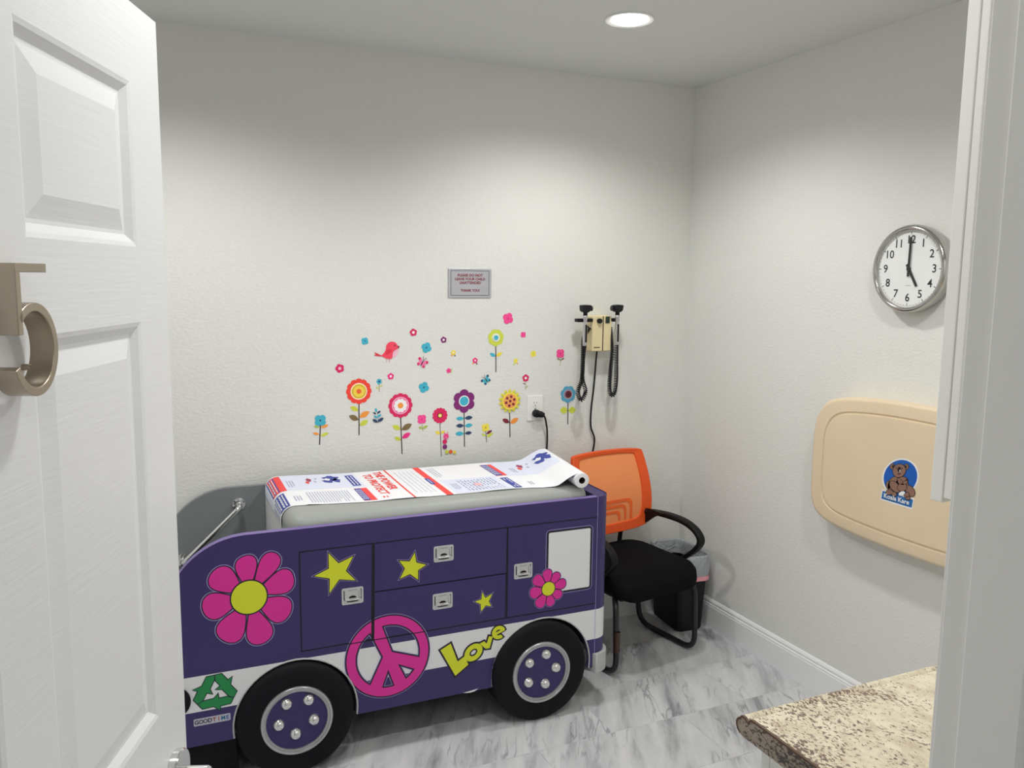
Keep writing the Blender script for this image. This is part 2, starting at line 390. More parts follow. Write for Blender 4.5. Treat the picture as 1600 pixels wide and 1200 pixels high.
DEC = {'teal_left': ((0.6543, 1.0734), 0.0254, (-0.005, -0.1012), [(-0.0171, -0.0259, 'green', -1), (0.0193, -0.0256, 'orange', 1), (-0.0202, -0.0538, 'orange', -1), (0.0187, -0.0591, 'lime', 1)]), 'red': ((0.815, 1.1855), 0.0535, (-0.0014, -0.1848), [(-0.0224, -0.0717, 'lime', -1), (0.0252, -0.0982, 'orange', 1), (-0.0256, -0.1097, 'brown', -1), (0.022, -0.1337, 'lime', 1)]), 'crimson': ((0.9928, 1.1163), 0.0533, (0.0058, -0.2103), [(-0.0204, -0.0935, 'lime', -1), (0.0304, -0.094, 'brown', 1), (0.0273, -0.1311, 'magenta', 1), (-0.0151, -0.142, 'lime', -1)]), 'daisy': ((1.1698, 1.0628), 0.0349, (0.0058, -0.1811), [(-0.0118, -0.0748, 'yellow', -1), (0.0147, -0.0737, 'yellow', 1)]), 'purple': ((1.2812, 1.1205), 0.0522, (0.0025, -0.2042), [(-0.0219, -0.0766, 'teal', -1), (0.0244, -0.0755, 'navy', 1), (-0.0219, -0.1085, 'navy', -1), (0.0245, -0.1098, 'teal', 1), (-0.0236, -0.1438, 'teal', -1), (0.0228, -0.1436, 'navy', 1)]), 'limeflower': ((1.4301, 1.3956), 0.0379, (0.002, -0.1531), [(-0.0165, -0.0756, 'teal', -1), (0.0192, -0.0738, 'yellow', 1)]), 'sunflower': ((1.5001, 1.1096), 0.0541, (0.0038, -0.1658), [(-0.0198, -0.0897, 'maroon', -1), (0.027, -0.0915, 'orange', 1)]), 'bluedark': ((1.7972, 1.1254), 0.0403, (0.0011, -0.1429), [(-0.0239, -0.0738, 'lime', -1), (0.0246, -0.0754, 'lime', 1)]), 'yellowsmall': ((1.384, 0.9958), 0.0197, (0.006, -0.0672), [(0.0199, -0.0217, 'maroon', 1), (-0.0109, -0.0329, 'lime', -1), (0.0231, -0.0352, 'lime', 1)]), 'pinkmid': ((1.0873, 1.0516), 0.0217, (0.0056, -0.0535), [(-0.007, -0.037, 'green', -1), (0.0172, -0.0347, 'green', 1)]), 'pinkright': ((1.7525, 1.3161), 0.0224, (-0.0001, -0.0578), [(-0.0107, -0.025, 'brown', -1), (0.0132, -0.0257, 'brown', 1)]), 'crimsonsmall': ((1.5782, 1.2102), 0.0169, (-0.0005, -0.0537), [(-0.008, -0.0253, 'brown', -1), (0.0082, -0.0394, 'green', 1)]), 'tealtiny': ((0.9017, 1.223), 0.0119, (0.0001, -0.0432), [(-0.009, -0.0265, 'lime', -1), (0.0086, -0.0192, 'lime', 1)]), 'b_crimson': ((1.0514, 1.4254), 0.0162), 'b_purple': ((1.1863, 1.3911), 0.0138), 'b_teal_top': ((0.843, 1.3932), 0.0159), 'b_teal_bird': ((1.109, 1.3595), 0.023), 'b_teal_low': ((1.097, 1.1894), 0.0238), 'b_magenta_left': ((0.7374, 1.2838), 0.0184), 'b_pink_mid': ((0.9514, 1.2426), 0.0141), 'b_pink_top': ((1.488, 1.4795), 0.026), 'b_pink_right': ((1.5634, 1.4061), 0.0138), 'b_yellow_left': ((1.2308, 1.3347), 0.0133), 'b_pink_leaf': ((1.2097, 1.2569), 0.0117), 'b_magenta_mid': ((1.3322, 1.2976), 0.0146), 'b_yellow_right': ((1.615, 1.3189), 0.0145), 'b_yellow_low': ((1.5277, 1.2902), 0.0115), 'bird': ((0.9458, 1.3534), 0.0537), 'fly_pink': ((1.0894, 1.2949), 0.0285), 'fly_teal': ((1.385, 1.2083), 0.0262), 'cat': ((1.204, 0.9394), 0.0285), 'fern': ((0.8936, 1.0771), 0.0326), 'catseg': [(-0.0071, 0.0301), (-0.013, 0.0066), (-0.0125, -0.0162), (-0.003, -0.0386), (0.0149, -0.04), (0.0328, -0.0437)]}
# ------------------------------------------------------------------ open six-panel door
M_DOOR = mat('door_paint', (.84, .85, .865, 1), .33)
def door_bump():
    nt = M_DOOR.node_tree; b = nt.nodes['Principled BSDF']; tc = nt.nodes.new('ShaderNodeTexCoord')
    mp = nt.nodes.new('ShaderNodeMapping'); mp.inputs['Scale'].default_value = (9, 9, 150)
    n = nt.nodes.new('ShaderNodeTexNoise'); n.inputs['Scale'].default_value = 1; n.inputs['Detail'].default_value = 3; n.inputs['Distortion'].default_value = .4
    bp = nt.nodes.new('ShaderNodeBump'); bp.inputs['Strength'].default_value = .18; bp.inputs['Distance'].default_value = .002
    nt.links.new(tc.outputs['Object'], mp.inputs['Vector']); nt.links.new(mp.outputs['Vector'], n.inputs['Vector'])
    nt.links.new(n.outputs['Fac'], bp.inputs['Height']); nt.links.new(bp.outputs['Normal'], b.inputs['Normal'])
door_bump()
AZ = radians(21.0); DW = 0.914; DT = 0.035
FREE = Vector((0.0405, 1.3889, 0))
HINGE = FREE - Vector((sin(AZ), cos(AZ), 0)) * DW
# door local axes: x from the hinge to the free edge, -y out of the face seen in the room side view, z up
door = bpy.data.objects.new('door_1', None); COL.objects.link(door); door.location = HINGE; door.rotation_euler = (0, 0, pi / 2 - AZ)
struct(door, 'white six-panel door standing open at the left', 'door')
cols = [0, .11, .407, .507, .804, DW]
rows = [.010, .240, .860, .996, 1.592, 1.697, 1.921, 2.030]
def slab():
    b = MB()
    for side in (0, 1):
        fn = (lambda s, z, d: (s, d, z)) if side == 0 else (lambda s, z, d: (s, DT - d, z))
        for i in range(5):
            for j in range(7):
                x0, x1, z0, z1 = cols[i], cols[i + 1], rows[j], rows[j + 1]
                if not (i in (1, 3) and j in (1, 3, 5)):
                    b.add([fn(x0, z0, 0), fn(x1, z0, 0), fn(x1, z1, 0), fn(x0, z1, 0)], [(0, 1, 2, 3)], M_DOOR); continue
                prev = None
                for o, d in ((0, 0), (.006, .002), (.016, .010), (.021, .010), (.048, .0025)):
                    cur = [fn(x0 + o, z0 + o, d), fn(x1 - o, z0 + o, d), fn(x1 - o, z1 - o, d), fn(x0 + o, z1 - o, d)]
                    if prev: b.add(prev + cur, [(k, (k + 1) % 4, 4 + (k + 1) % 4, 4 + k) for k in range(4)], M_DOOR)
                    prev = cur
                b.add(prev, [(0, 1, 2, 3)], M_DOOR)
    z0, z1 = rows[0], rows[-1]
    b.add([(0, 0, z0), (DW, 0, z0), (DW, 0, z1), (0, 0, z1), (0, DT, z0), (DW, DT, z0), (DW, DT, z1), (0, DT, z1)],
          [(0, 4, 7, 3), (1, 2, 6, 5), (3, 7, 6, 2), (0, 1, 5, 4)], M_DOOR)
    return b
slab().build('door_panel', door)
# the number: a deep bent-strip figure standing off the door (rests on the door, a thing of its own)
def on_door(s, z, off):                 # s measured from the free edge
    return Vector((DW - s, -off, z))
num = thing('house_number', 'brushed nickel numeral five standing off the white door', 'door number', HINGE, pi / 2 - AZ)
def strip5():
    b = MB(); T = .0045; cs, cz, rs, rz = .4615, 1.5835, .0395, .0425
    centre = [(.4335, 1.6645), (.4885, 1.6645), (.4885, 1.6015)]
    arc = []
    for k in range(0, 33):
        a = radians(135 - k * (135 + 158) / 32); arc.append((cs - rs * cos(a), cz + rz * sin(a)))
    # stem and top bar are straight bars; the bowl is a swept flat strip
    f = lambda s, z, w: on_door(s, z, w)
    b.prism([(.4335, 1.660), (.4335, 1.669), (.4930, 1.669), (.4930, 1.660)], f, .007, .032, M_NICKEL)
    b.prism([(.4840, 1.661), (.4930, 1.661), (.4930, 1.5995), (.4840, 1.5995)], f, .007, .032, M_NICKEL)
    o = [(x + (x - cs) / rs * T, z + (z - cz) / rz * T) for x, z in arc]; i = [(x - (x - cs) / rs * T, z - (z - cz) / rz * T) for x, z in arc]
    n = len(arc); vs = []
    for w in (.007, .032): vs += [f(x, z, w) for x, z in o] + [f(x, z, w) for x, z in i]
    fs = []
    for k in range(n - 1):
        fs += [(k, k + 1, n + k + 1, n + k), (2 * n + k, 2 * n + k + 1, 3 * n + k + 1, 3 * n + k), (k, k + 1, 2 * n + k + 1, 2 * n + k), (n + k, n + k + 1, 3 * n + k + 1, 3 * n + k)]
    fs += [(0, n, 3 * n, 2 * n), (n - 1, 2 * n - 1, 4 * n - 1, 3 * n - 1)]
    b.add(vs, fs, M_NICKEL); return b
strip5().build('numeral', num, bevel=.0008, seg=2, smooth=True, angle=35)
for s, z in ((.4885, 1.64), (.4300, 1.562)):
    b = MB(); b.tube([on_door(s, z, .0005), on_door(s, z, .010)], .0035, M_NICKEL, 10); b.build('standoff_pin', num, smooth=True)
# lever handle at the free edge
lev = MB(); LZ, LS = .872, .059
lev.lathe([(0, .0005), (.0365, .0005), (.0365, .010), (.0345, .0135), (0, .0135)], lambda x, y, h: on_door(LS + x, LZ + y, h), M_CHROME, 40)
handle = lev.build('door_handle', door, smooth=True, angle=30)
lv = MB()
lv.tube([on_door(LS, LZ, .012), on_door(LS, LZ, .052)], .010, M_CHROME, 20)
lv.tube(fillet([on_door(LS - .002, LZ, .050), on_door(LS + .02, LZ, .056), on_door(LS + .115, LZ, .054)], .01), .0095, M_CHROME, 16)
lv.build('lever', handle, smooth=True, angle=40)

# ------------------------------------------------------------------ exam table shaped like a bus
BUSY, BYAW = 2.668, radians(-0.996)
bus = thing('exam_table', 'purple bus-shaped exam table with white stripe and pink flowers against the back wall', 'exam table', (0, BUSY, 0), BYAW)
BD = .655                                  # depth of the body
def F(u, z, w=0): return (u, -w, z)         # the front face: w stands off it
BC = [(1.318, .193), (.4205, .193)]         # wheel centres at the tyre face
AC = [(1.331, .19), (.4245, .19)]           # arch centres on the panel
def arch(c, r=.204, z0=.157, n=28):
    a0 = math.asin((z0 - c[1]) / r); out = []
    for k in range(n + 1):
        a = a0 + (pi - 2 * a0) * k / n; out.append((c[0] + r * cos(a), c[1] + r * sin(a)))
    return out                               # right foot to left foot
def side_outline(u1, u0=.030, top=.838, rc=.248, arches=True):
    p = [(u0, .157)] if not arches else []
    out = []
    # along the bottom from left to right, over the arches
    out.append((u0 + .002, .17)); out.append((u0 + .012, .157))
    if arches:
        for c in (AC[1], AC[0]): out += list(reversed(arch(c)))
    out += [(u1, .157), (u1, top)]
    for k in range(0, 19):
        a = radians(90 + 90 * k / 18); out.append((u0 + rc + rc * cos(a), top - rc + rc * sin(a)))
    return out
UE = 1.556
b = MB(); ol = side_outline(UE)
n = len(ol)
b.poly(ol, F, 0, M_PURPLE)
vs = [(u, 0, z) for u, z in ol] + [(u, .028, z) for u, z in ol]
b.add(vs, [(i, (i + 1) % n, n + (i + 1) % n, n + i) for i in range(n)], M_PURPLE_L)
b.add([(u, .028, z) for u, z in ol], [tuple(range(n))], M_GREY)
b.build('side_panel', bus)
# back panel with the same outline, grey inside
b = MB(); ob = side_outline(1.56, arches=False); n = len(ob)
b.poly(ob, lambda u, z, w: (u, w, z), .632, M_GREY); b.poly(ob, lambda u, z, w: (u, w, z), BD, M_PURPLE)
b.add([(u, .632, z) for u, z in ob] + [(u, BD, z) for u, z in ob], [(i, (i + 1) % n, n + (i + 1) % n, n + i) for i in range(n)], M_GREY)
b.build('back_panel', bus)
# inner carcass: end wall behind the step-in, deck under the cushion, floor of the body
b = MB()
b.box(.412, .440, .029, .631, .16, .79, M_BUSWHITE); b.box(.440, 1.553, .029, .631, .765, .79, M_GREY); b.box(.040, .412, .029, .631, .16, .185, M_GREY)
b.build('carcass', bus)
# step in the open end and black boxes under the body, the left one painting in shadow
b = MB(); b.box(.075, .405, .06, .60, .185, .40, M_GREY); b.box(.08, .40, .07, .59, .40, .408, M_BLACK)
b.build('step', bus, bevel=.004)
b = MB(); b.box(.05, .235, .03, .61, .004, .157, M_TIRE); b.build('shade_plinth', bus, bevel=.004)
b = MB(); b.box(.66, 1.10, .30, .60, .004, .157, M_BLACK); b.build('shade_plinth', bus, bevel=.004)
# rounded front end (cab)
def cab_path(r=.062, g=0.0, n=10):
    u1 = 1.620 + g; p = [(UE + .0012, -g)]
    for k in range(n + 1):
        a = radians(-90 + 90 * k / n); p.append((u1 - r - g + (r + g) * cos(a), r + (r + g) * sin(a)))
    for k in range(n + 1):
        a = radians(0 + 90 * k / n); p.append((u1 - r - g + (r + g) * cos(a), BD - r + (r + g) * sin(a)))
    p.append((UE + .0012, BD + g)); return p
def band(bm, z0, z1, g, m, t=.012):
    P = cab_path(g=g); Q = cab_path(r=.062, g=g - t); n = len(P)
    vs = [(u, v, z0) for u, v in P] + [(u, v, z1) for u, v in P]
    bm.add(vs, [(i, i + 1, n + i + 1, n + i) for i in range(n - 1)], m)
b = MB()
b.add([(u, v, .835) for u, v in cab_path()] , [tuple(range(len(cab_path())))], M_PURPLE)
b.add([(u, v, .215) for u, v in cab_path()] , [tuple(range(len(cab_path())))], M_PURPLE)
band(b, .215, .838, 0, M_PURPLE)
P = cab_path(); Q = [(u - .003 * (1 if u > UE + .02 else 0), v) for u, v in P]
b.add([(UE + .0012, 0, .215), (UE + .0012, BD, .215), (UE + .0012, BD, .838), (UE + .0012, 0, .838)], [(0, 1, 2, 3)], M_PURPLE)
b.build('cab_end', bus, smooth=True, angle=30, recalc=False)
b = MB(); b.tube([(UE + .0004, -.0006, .157), (UE + .0004, -.0006, .838)], .0011, M_LILAC, 6); b.build('seam_highlight', bus)  # pale line along the corner joint paints in its edge highlight
# white stripe: along the side with arch cut-outs, and round the cab
b = MB(); Z0, Z1 = .2727, .3926
def stripe_poly():
    out = [(.0305, Z0)]
    for c in (AC[1], AC[0]):
        r = .2045; a0 = math.asin((Z0 - c[1]) / r)
        zt = min(Z1, c[1] + r)
        arc = [(c[0] + r * cos(a), c[1] + r * sin(a)) for a in [pi - a0 - (pi - 2 * a0) * k / 24 for k in range(25)]]
        out += [(x, min(z, Z1 - .0015)) for x, z in arc]
    out += [(UE, Z0), (UE, Z1), (.0305, Z1)]
    return out
b.poly(stripe_poly(), F, .0006, M_BUSWHITE)
band(b, Z0, Z1, .0007, M_BUSWHITE)
b.build('white_stripe', bus, recalc=False)
# arch trims
for c in AC:
    b = MB(); b.tube([(u, -.001, z) for u, z in arch(c, .2035, .160)], .0032, M_BUMPER, 8); b.build('arch_trim', bus, smooth=True)
# bumper round the cab
b = MB(); P = cab_path(g=.013); Q = cab_path(g=-.03)
P = [p for p in P if p[0] > 1.557]; Q = [q for q in Q if q[0] > 1.5]
pts = P + [(1.53, BD - .02), (1.53, .03)]
b.prism(pts, lambda u, v, w: (u, v, w), .138, .214, M_BUMPER)
b.build('bumper', bus, bevel=.008, seg=3, smooth=True, angle=50)
# windscreen on the end and window in the cab door
b = MB(); b.prism(rrect(.085, .57, .470, .725, .03), lambda v, z, w: (1.620 + w, v, z), .0004, .0016, M_INK); b.prism(rrect(.093, .562, .478, .717, .026), lambda v, z, w: (1.620 + w, v, z), .0016, .0024, M_BUSWHITE)
b.build('windscreen', bus)
# tail disc
b = MB(); b.lathe([(0, .012), (.044, .012), (.050, .008), (.050, -.002)], lambda x, y, h: F(.046 + x, .318 + y, h), M_TIRE, 32); b.build('tail_lamp', bus, smooth=True)

def seam_frame(mb, q, t=.0016):
    """dark joint line round a door or drawer front (four corner points in u,z)"""
    o = grow(q, t); i = grow(q, -t); mb.ring(o, i, F, .0010, M_GAP)
def handle(parent, q):
    us = [p[0] for p in q]; zs = [p[1] for p in q]; cu, cz = sum(us) / 4, sum(zs) / 4; w, h = .0735, .0575
    b = MB(); f = lambda u, z, o: F(cu + u, cz + z, o)
    outer = rrect(-w / 2, w / 2, -h / 2, h / 2, .006, 4); inner = grow(outer, -.006)
    b.prism(outer, f, .0015, .0032, M_PULL, cap_b=False)
    n = len(outer)
    b.add([f(u, z, .0032) for u, z in outer] + [f(u, z, .0032) for u, z in inner], [(i, (i + 1) % n, n + (i + 1) % n, n + i) for i in range(n)], M_PULL)
    b.poly(inner, f, .0024, M_PULL)
    for s in (-1, 1): b.add([f(s * .0272, .021, .0030), f(s * .0300, .021, .0030), f(s * .0300, -.013, .0030), f(s * .0272, -.013, .0030)], [(0, 1, 2, 3)], M_BLACK)
    b.add([f(-.020, -.0155, .0027), f(.020, -.0155, .0027), f(.020, -.0185, .0027), f(-.020, -.0185, .0027)], [(0, 1, 2, 3)], M_BLACK)
    b.tube([f(u, z, .0055) for u, z in [tuple(v)[:2] for v in fillet([(-.0245, .018, 0), (-.0245, -.0125, 0), (.0245, -.0125, 0), (.0245, .018, 0)], .009)]], .0032, M_CHROME, 8)
    b.add([f(-.017, .0175, .0031), f(.017, .0175, .0031), f(.013, .024, .0031), f(-.013, .024, .0031)], [(0, 1, 2, 3)], M_ALU)
    b.poly([(.013 * cos(radians(a)), -.0075 + .0085 * sin(radians(a))) for a in range(0, 181, 20)], f, .0030, M_BLACK)
    b.poly([(.020 * cos(radians(a)), -.019 + .002 * sin(radians(a))) for a in range(0, 360, 30)], f, .0034, M_BLACK)
    for s in (-1, 1):
        for t in (-1, 1): b.lathe([(0, .0042), (.002, .0040), (.0022, .003)], lambda x, y, o, s=s, t=t: f(s * .031 + x, t * .0235 + y, o), M_CHROME, 8)
    return b.build('handle', parent, smooth=True, angle=25)
def front(name, q, i0=.0022):
    """one door or drawer front: a thin panel proud of the side with a dark joint round it"""
    b = MB(); g = grow(q, -i0)
    b.ring(grow(q, .0022), grow(q, -.0034), F, .0007, M_GAP)
    b.prism(g, F, .0004, .0014, M_PURPLE)
    return b.build(name, bus)
zt, zm, zb = .7600, .5882, .4178
d1 = front('cabinet_door', [(.4440, zb + .0005), (.6800, zb + .003), (.6865, zt + .0005), (.4440, zt)])
b = MB(); b.prism([(.6785, .4195), (.6895, .4205), (.6930, .7600), (.6858, .7600)], F, .0003, .0009, M_GAP)
b.prism([(.6785, .4178), (.6888, .4178), (.6905, .500), (.6800, .500)], F, .0009, .0029, M_GAP); b.prism([(.600, .4160), (.872, .4160), (.872, .4195), (.600, .4195)], F, .0026, .0029, M_GAP); b.build('dark_joint', bus)
d2 = front('drawer', [(.6905, zm), (1.1815, zm), (1.1835, zt), (.6925, zt)])
d3 = front('drawer', [(.6890, zb), (1.1790, zb), (1.1810, zm), (.6905, zm)])
d4 = front('cabinet_door', [(1.1850, zb - .0005), (1.5553, zb - .0005), (1.5560, zt - .001), (1.1860, zt)])
handle(d1, DATA['HANDLE_A']); handle(d2, DATA['HANDLE_B']); handle(d3, DATA['HANDLE_C']); handle(d4, DATA['HANDLE_D'])
b = MB(); w = rrect(1.3505, 1.5262, .489, .7205, .006, 4)
b.poly(grow(w, .0112), F, .0016, M_LILAC); b.poly(grow(w, .0090), F, .0019, M_INK); b.prism(w, F, .0020, .0028, M_BUSWHITE); b.build('window', d4)

# vinyl decals: a light outline, a dark outline and the fill
def decal(name, parent, shapes, base=.0016, o1=.0058, o2=.0040):
    b = MB()
    for i, (pts, m) in enumerate(shapes):
        if o1: b.poly(grow(pts, o1), F, base + i * 1e-5, M_LILAC)
        b.poly(grow(pts, o2), F, base + .0003 + i * 1e-5, M_INK); b.poly(pts, F, base + .0006 + i * 1e-5, m)
    return b.build(name, parent, recalc=False)
def petal_flower(name, parent, L, base=.0016, wide=.95):
    c = L[0]; rr = sum(sqrt((L[k][0] - c[0]) ** 2 + (L[k][1] - c[1]) ** 2) for k in (1, 2, 3, 4)) / 4
    tips = L[5:]; shapes = []; n = len(tips)
    ang = [atan2(t[1] - c[1], t[0] - c[0]) for t in tips]
    for i, t in enumerate(tips):
        a = ang[i]; ln = sqrt((t[0] - c[0]) ** 2 + (t[1] - c[1]) ** 2)
        da = lambda p, q: abs((p - q + pi) % (2 * pi) - pi)
        lo = da(a, ang[(i + 1) % n]) / 2; hi = da(a, ang[i - 1]) / 2
        g = .0035 * rr / .053
        def pt(f, k, side):                   # f along the petal, k share of the half-gap
            h = (hi if side > 0 else lo); r = ln * f
            return (c[0] + r * cos(a + side * h * k), c[1] + r * sin(a + side * h * k))
        prof = [(.28, .60), (.45, .83), (.60, .90), (.74, .89), (.85, .79), (.93, .60), (.98, .34), (1.0, 0)]
        left = [pt(f, k, -1) for f, k in prof]; right = [pt(f, k, 1) for f, k in prof[:-1]][::-1]
        shapes.append((smooth_poly([c] + left + right, 1)[1:], M_PINK))
    o = decal(name, parent, shapes, base, .0042 * rr / .053 + .0020, .0026 * rr / .053 + .0012)
    b = MB(); cc = circ(c[0], c[1], rr, 36)
    b.poly(grow(cc, .0034 * rr / .053 + .0010), F, base + .0009, M_INK); b.poly(cc, F, base + .0012, M_YEL)
    b.build('flower_centre', o)
    return o
petal_flower('flower_decal', bus, DATA['BIGFLOWER'], .0006)
petal_flower('flower_decal', d4, DATA['SMALLFLOWER'], .0030)
decal('star_decal', d1, [(DATA['STAR_A'], M_YEL)]); decal('star_decal', d2, [(DATA['STAR_B'], M_YEL)]); decal('star_decal', d3, [(DATA['STAR_C'], M_YEL)], .0016, .0046, .0030)
def peace():
    c = (.7375, .3502); ro, ri = .1455, .1145; rot = radians(22); b = MB(); hw = .0165
    def layer(g, w, m):
        b.ring(circ(*c, ro + g, 72), circ(*c, ri - g, 72), F, w, m)
        for k, ang in enumerate((90, 270, 225, 315)):
            a = radians(ang) + rot; wk = w + (k + 1) * 2e-5; d = Vector((cos(a), sin(a))); p = Vector((-d.y, d.x)); cc = Vector(c)
            q = [cc - p * (hw + g), cc + d * (ri + .006) - p * (hw + g + .006), cc + d * (ri + .006) + p * (hw + g + .006), cc + p * (hw + g)]
            b.add([F(x.x, x.y, wk) for x in q], [(0, 1, 2, 3)], m)
    layer(.0072, .0019, M_LILAC); layer(.0052, .0022, M_INK); layer(0, .0025, M_PINK)
    return b.build('peace_sign_decal', bus, recalc=False)
peace()
def love():
    b = MB(); shapes = []
    L = DATA['LOVE_L']; O = DATA['LOVE_O']; E_ = DATA['LOVE_E']
    V = DATA['LOVE_V']
    oc = O[0]; oo = circ(*oc, .0375, 28, .0300, rot=radians(35)); oi = circ(*oc, .0165, 28, .0120, rot=radians(35))
    ec = (1.1530, .3665)
    a0 = radians(-15)
    out = [(ec[0] + .0270 * cos(radians(20) + k * radians(290) / 24 + a0 * 0), ec[1] + .0255 * sin(radians(20) + k * radians(290) / 24)) for k in range(25)]
    inn = [(ec[0] + .0120 * cos(radians(20) + k * radians(290) / 24), ec[1] + .0110 * sin(radians(20) + k * radians(290) / 24)) for k in range(25)]
    epoly = out + inn[::-1]
    r = radians(25); bar = [(ec[0] - .016, ec[1] - .010), (ec[0] + .024, ec[1] + .004), (ec[0] + .024, ec[1] + .014), (ec[0] - .019, ec[1] - .001)]
    for g, w, m in ((.0066, .0012, M_INK), (0, .0016, M_YEL)):
        b.poly(grow(L, g), F, w, m); b.poly(grow(V, g), F, w + 2e-5, m)
        b.ring(grow(oo, g), grow(oi, -g * .8), F, w + 4e-5, m)
        b.poly(grow(epoly, g * .8), F, w + 6e-5, m); b.poly(grow(bar, g * .55), F, w + 8e-5, m)
    return b.build('love_decal', bus, recalc=False)
love()
def recycle():
    b = MB(); c = Vector((.1700, .3290)); S = .0700
    # the upper arm: a folded band rising on the left, its arrow coming down on the right; the other two are turns of it
    arm = [[(-.62, .34), (-.30, .90), (.04, .90), (.03, .66), (-.26, .14)], [(.06, .90), (.36, .90), (.60, .50), (.80, .62), (.62, -.02), (.02, .14), (.24, .28), (.06, .60)]]
    fills = []
    for k in range(3):
        a = -2 * pi * k / 3 + radians(4)
        for p in arm: fills.append([(c.x + S * 1.0 * (x * cos(a) - y * sin(a)), c.y + S * .93 * (x * sin(a) + y * cos(a))) for x, y in p])
    for i, p in enumerate(fills): b.poly(grow(p, .0020), F, .0012 + i * 2e-5, M_INK)
    for i, p in enumerate(fills): b.poly(grow(p, -.0008), F, .0015 + i * 2e-5, M_GREEN)
    return b.build('recycle_decal', bus, recalc=False)
recycle()
b = MB(); q = DATA['STICKER']
b.prism(rrect(.1018, .2132, .2258, .2498, .003, 3), F, .0006, .0014, mat('silver_sticker', rgb(176, 174, 188, 1.2), .4))
cols_ = [(40, 40, 60), (70, 70, 90), (80, 60, 70), (30, 30, 60), (150, 80, 60), (170, 90, 60), (40, 110, 150), (30, 100, 160)]
for k, ch in enumerate('GOODTIME'):
    put_text(b, ch, .019, F, .0018, mat('sticker_ink_%d' % k, rgb(*cols_[k]), .5), at=(.1105 + k * .0134, .2376), bold=.03, xs=.95)
b.build('nameplate', bus, recalc=False)
b = MB(); b.poly([(1.014, .1590), (1.028, .1560), (1.045, .1540), (1.062, .1570), (1.074, .1640), (1.045, .1615)], F, .0012, M_PAPER); b.build('white_tag', bus, recalc=False)
# wheels
for (cu, cz), lugs in ((BC[0], DATA['LUGS_R']), (BC[1], DATA['LUGS_L'])):
    wn = MB(); f = lambda x, y, h, cu=cu, cz=cz: F(cu + x, cz + y, h)
    wn.lathe([(.112, -.12), (.180, -.12), (.1905, -.108), (.193, -.09), (.193, .006), (.190, .016), (.182, .023), (.165, .027), (.135, .028), (.1195, .026), (.116, .020)], f, M_TIRE, 72)
    wheel = wn.build('wheel', bus, smooth=True, angle=50)
    r = MB(); r.lathe([(.1185, .018), (.1185, .0285), (.1165, .0315), (.1125, .0325), (.109, .031), (.1075, .0275), (.104, .0275), (.1025, .0295), (.1005, .0285), (.1005, .018)], f, M_ALU, 72)
    r.build('rim', wheel, smooth=True, angle=35)
    r = MB(); r.lathe([(0, .021), (.1008, .021)], f, M_PURPLE, 60); r.build('hub_disc', wheel)
    for (lu, lz) in lugs:
        k = .9885; lu, lz = lu * k, 1.66 - (1.66 - lz) * k
        r = MB(); r.lathe([(.0212, .0212), (.0212, .0245), (.0178, .0290), (.0158, .0330), (.0115, .0372), (.0058, .0396), (0, .0402)], lambda x, y, h: F(lu + x, lz + y, h), M_CHROME, 20)
        r.build('lug_nut', wheel, smooth=True, angle=60)
# grab rail on the inside of the back panel
gy = .632
gp = [(.3113, .772), (.0983, .5732)]
rail = MB(); rail.tube(fillet([(.3113, gy - .004, .772), (.3113, gy - .052, .772), (.0983, gy - .052, .5732), (.0983, gy - .004, .5732)], .03, 8), .0105, M_CHROME, 14)
rail_o = rail.build('grab_rail', bus, smooth=True, angle=60)
for gu, gz in gp:
    g = MB(); g.lathe([(0, .010), (.014, .010), (.024, .007), (.0255, .003), (.0255, .0005)], lambda x, y, h: (gu + x, gy - h, gz + y), M_CHROME, 28)
    for k in range(3):
        a = 2 * pi * k / 3 + .4; g.lathe([(0, .0098), (.0026, .0092), (.003, .0075)], lambda x, y, h: (gu + .0195 * cos(a) + x, gy - h, gz + .0195 * sin(a) + y), M_BLACK, 8)
    g.build('flange', rail_o, smooth=True, angle=50)
# cushion
def cushion():
    b = MB(); x0, x1, y0, y1, z0, z1, r = .414, 1.545, .034, .630, .790, .871, .045
    secs = []
    for k in range(9):
        a = radians(90 * k / 8); secs.append((r - r * sin(a), z1 - r + r * sin(a) if False else z1 - r + r * sin(a)))
    loops = [(0.0, z0), (0.0, z1 - r)] + [(r - r * cos(radians(90 * k / 8)), z1 - r + r * sin(radians(90 * k / 8))) for k in range(1, 9)]
    rings = []
    for ins, z in loops:
        rings.append([(x, y, z) for x, y in rrect(x0 + ins, x1 - ins, y0 + ins, y1 - ins, max(.012, .055 - ins), 6)])
    n = len(rings[0]); vs = [p for rg in rings for p in rg]; fs = []
    for i in range(len(rings) - 1):
        for k in range(n): fs.append((i * n + k, i * n + (k + 1) % n, (i + 1) * n + (k + 1) % n, (i + 1) * n + k))
    fs += [tuple(range(n - 1, -1, -1)), tuple(range((len(rings) - 1) * n, len(rings) * n))]
    b.add(vs, fs, M_VINYL); return b.build('cushion', bus, smooth=True, angle=50)
cushion()
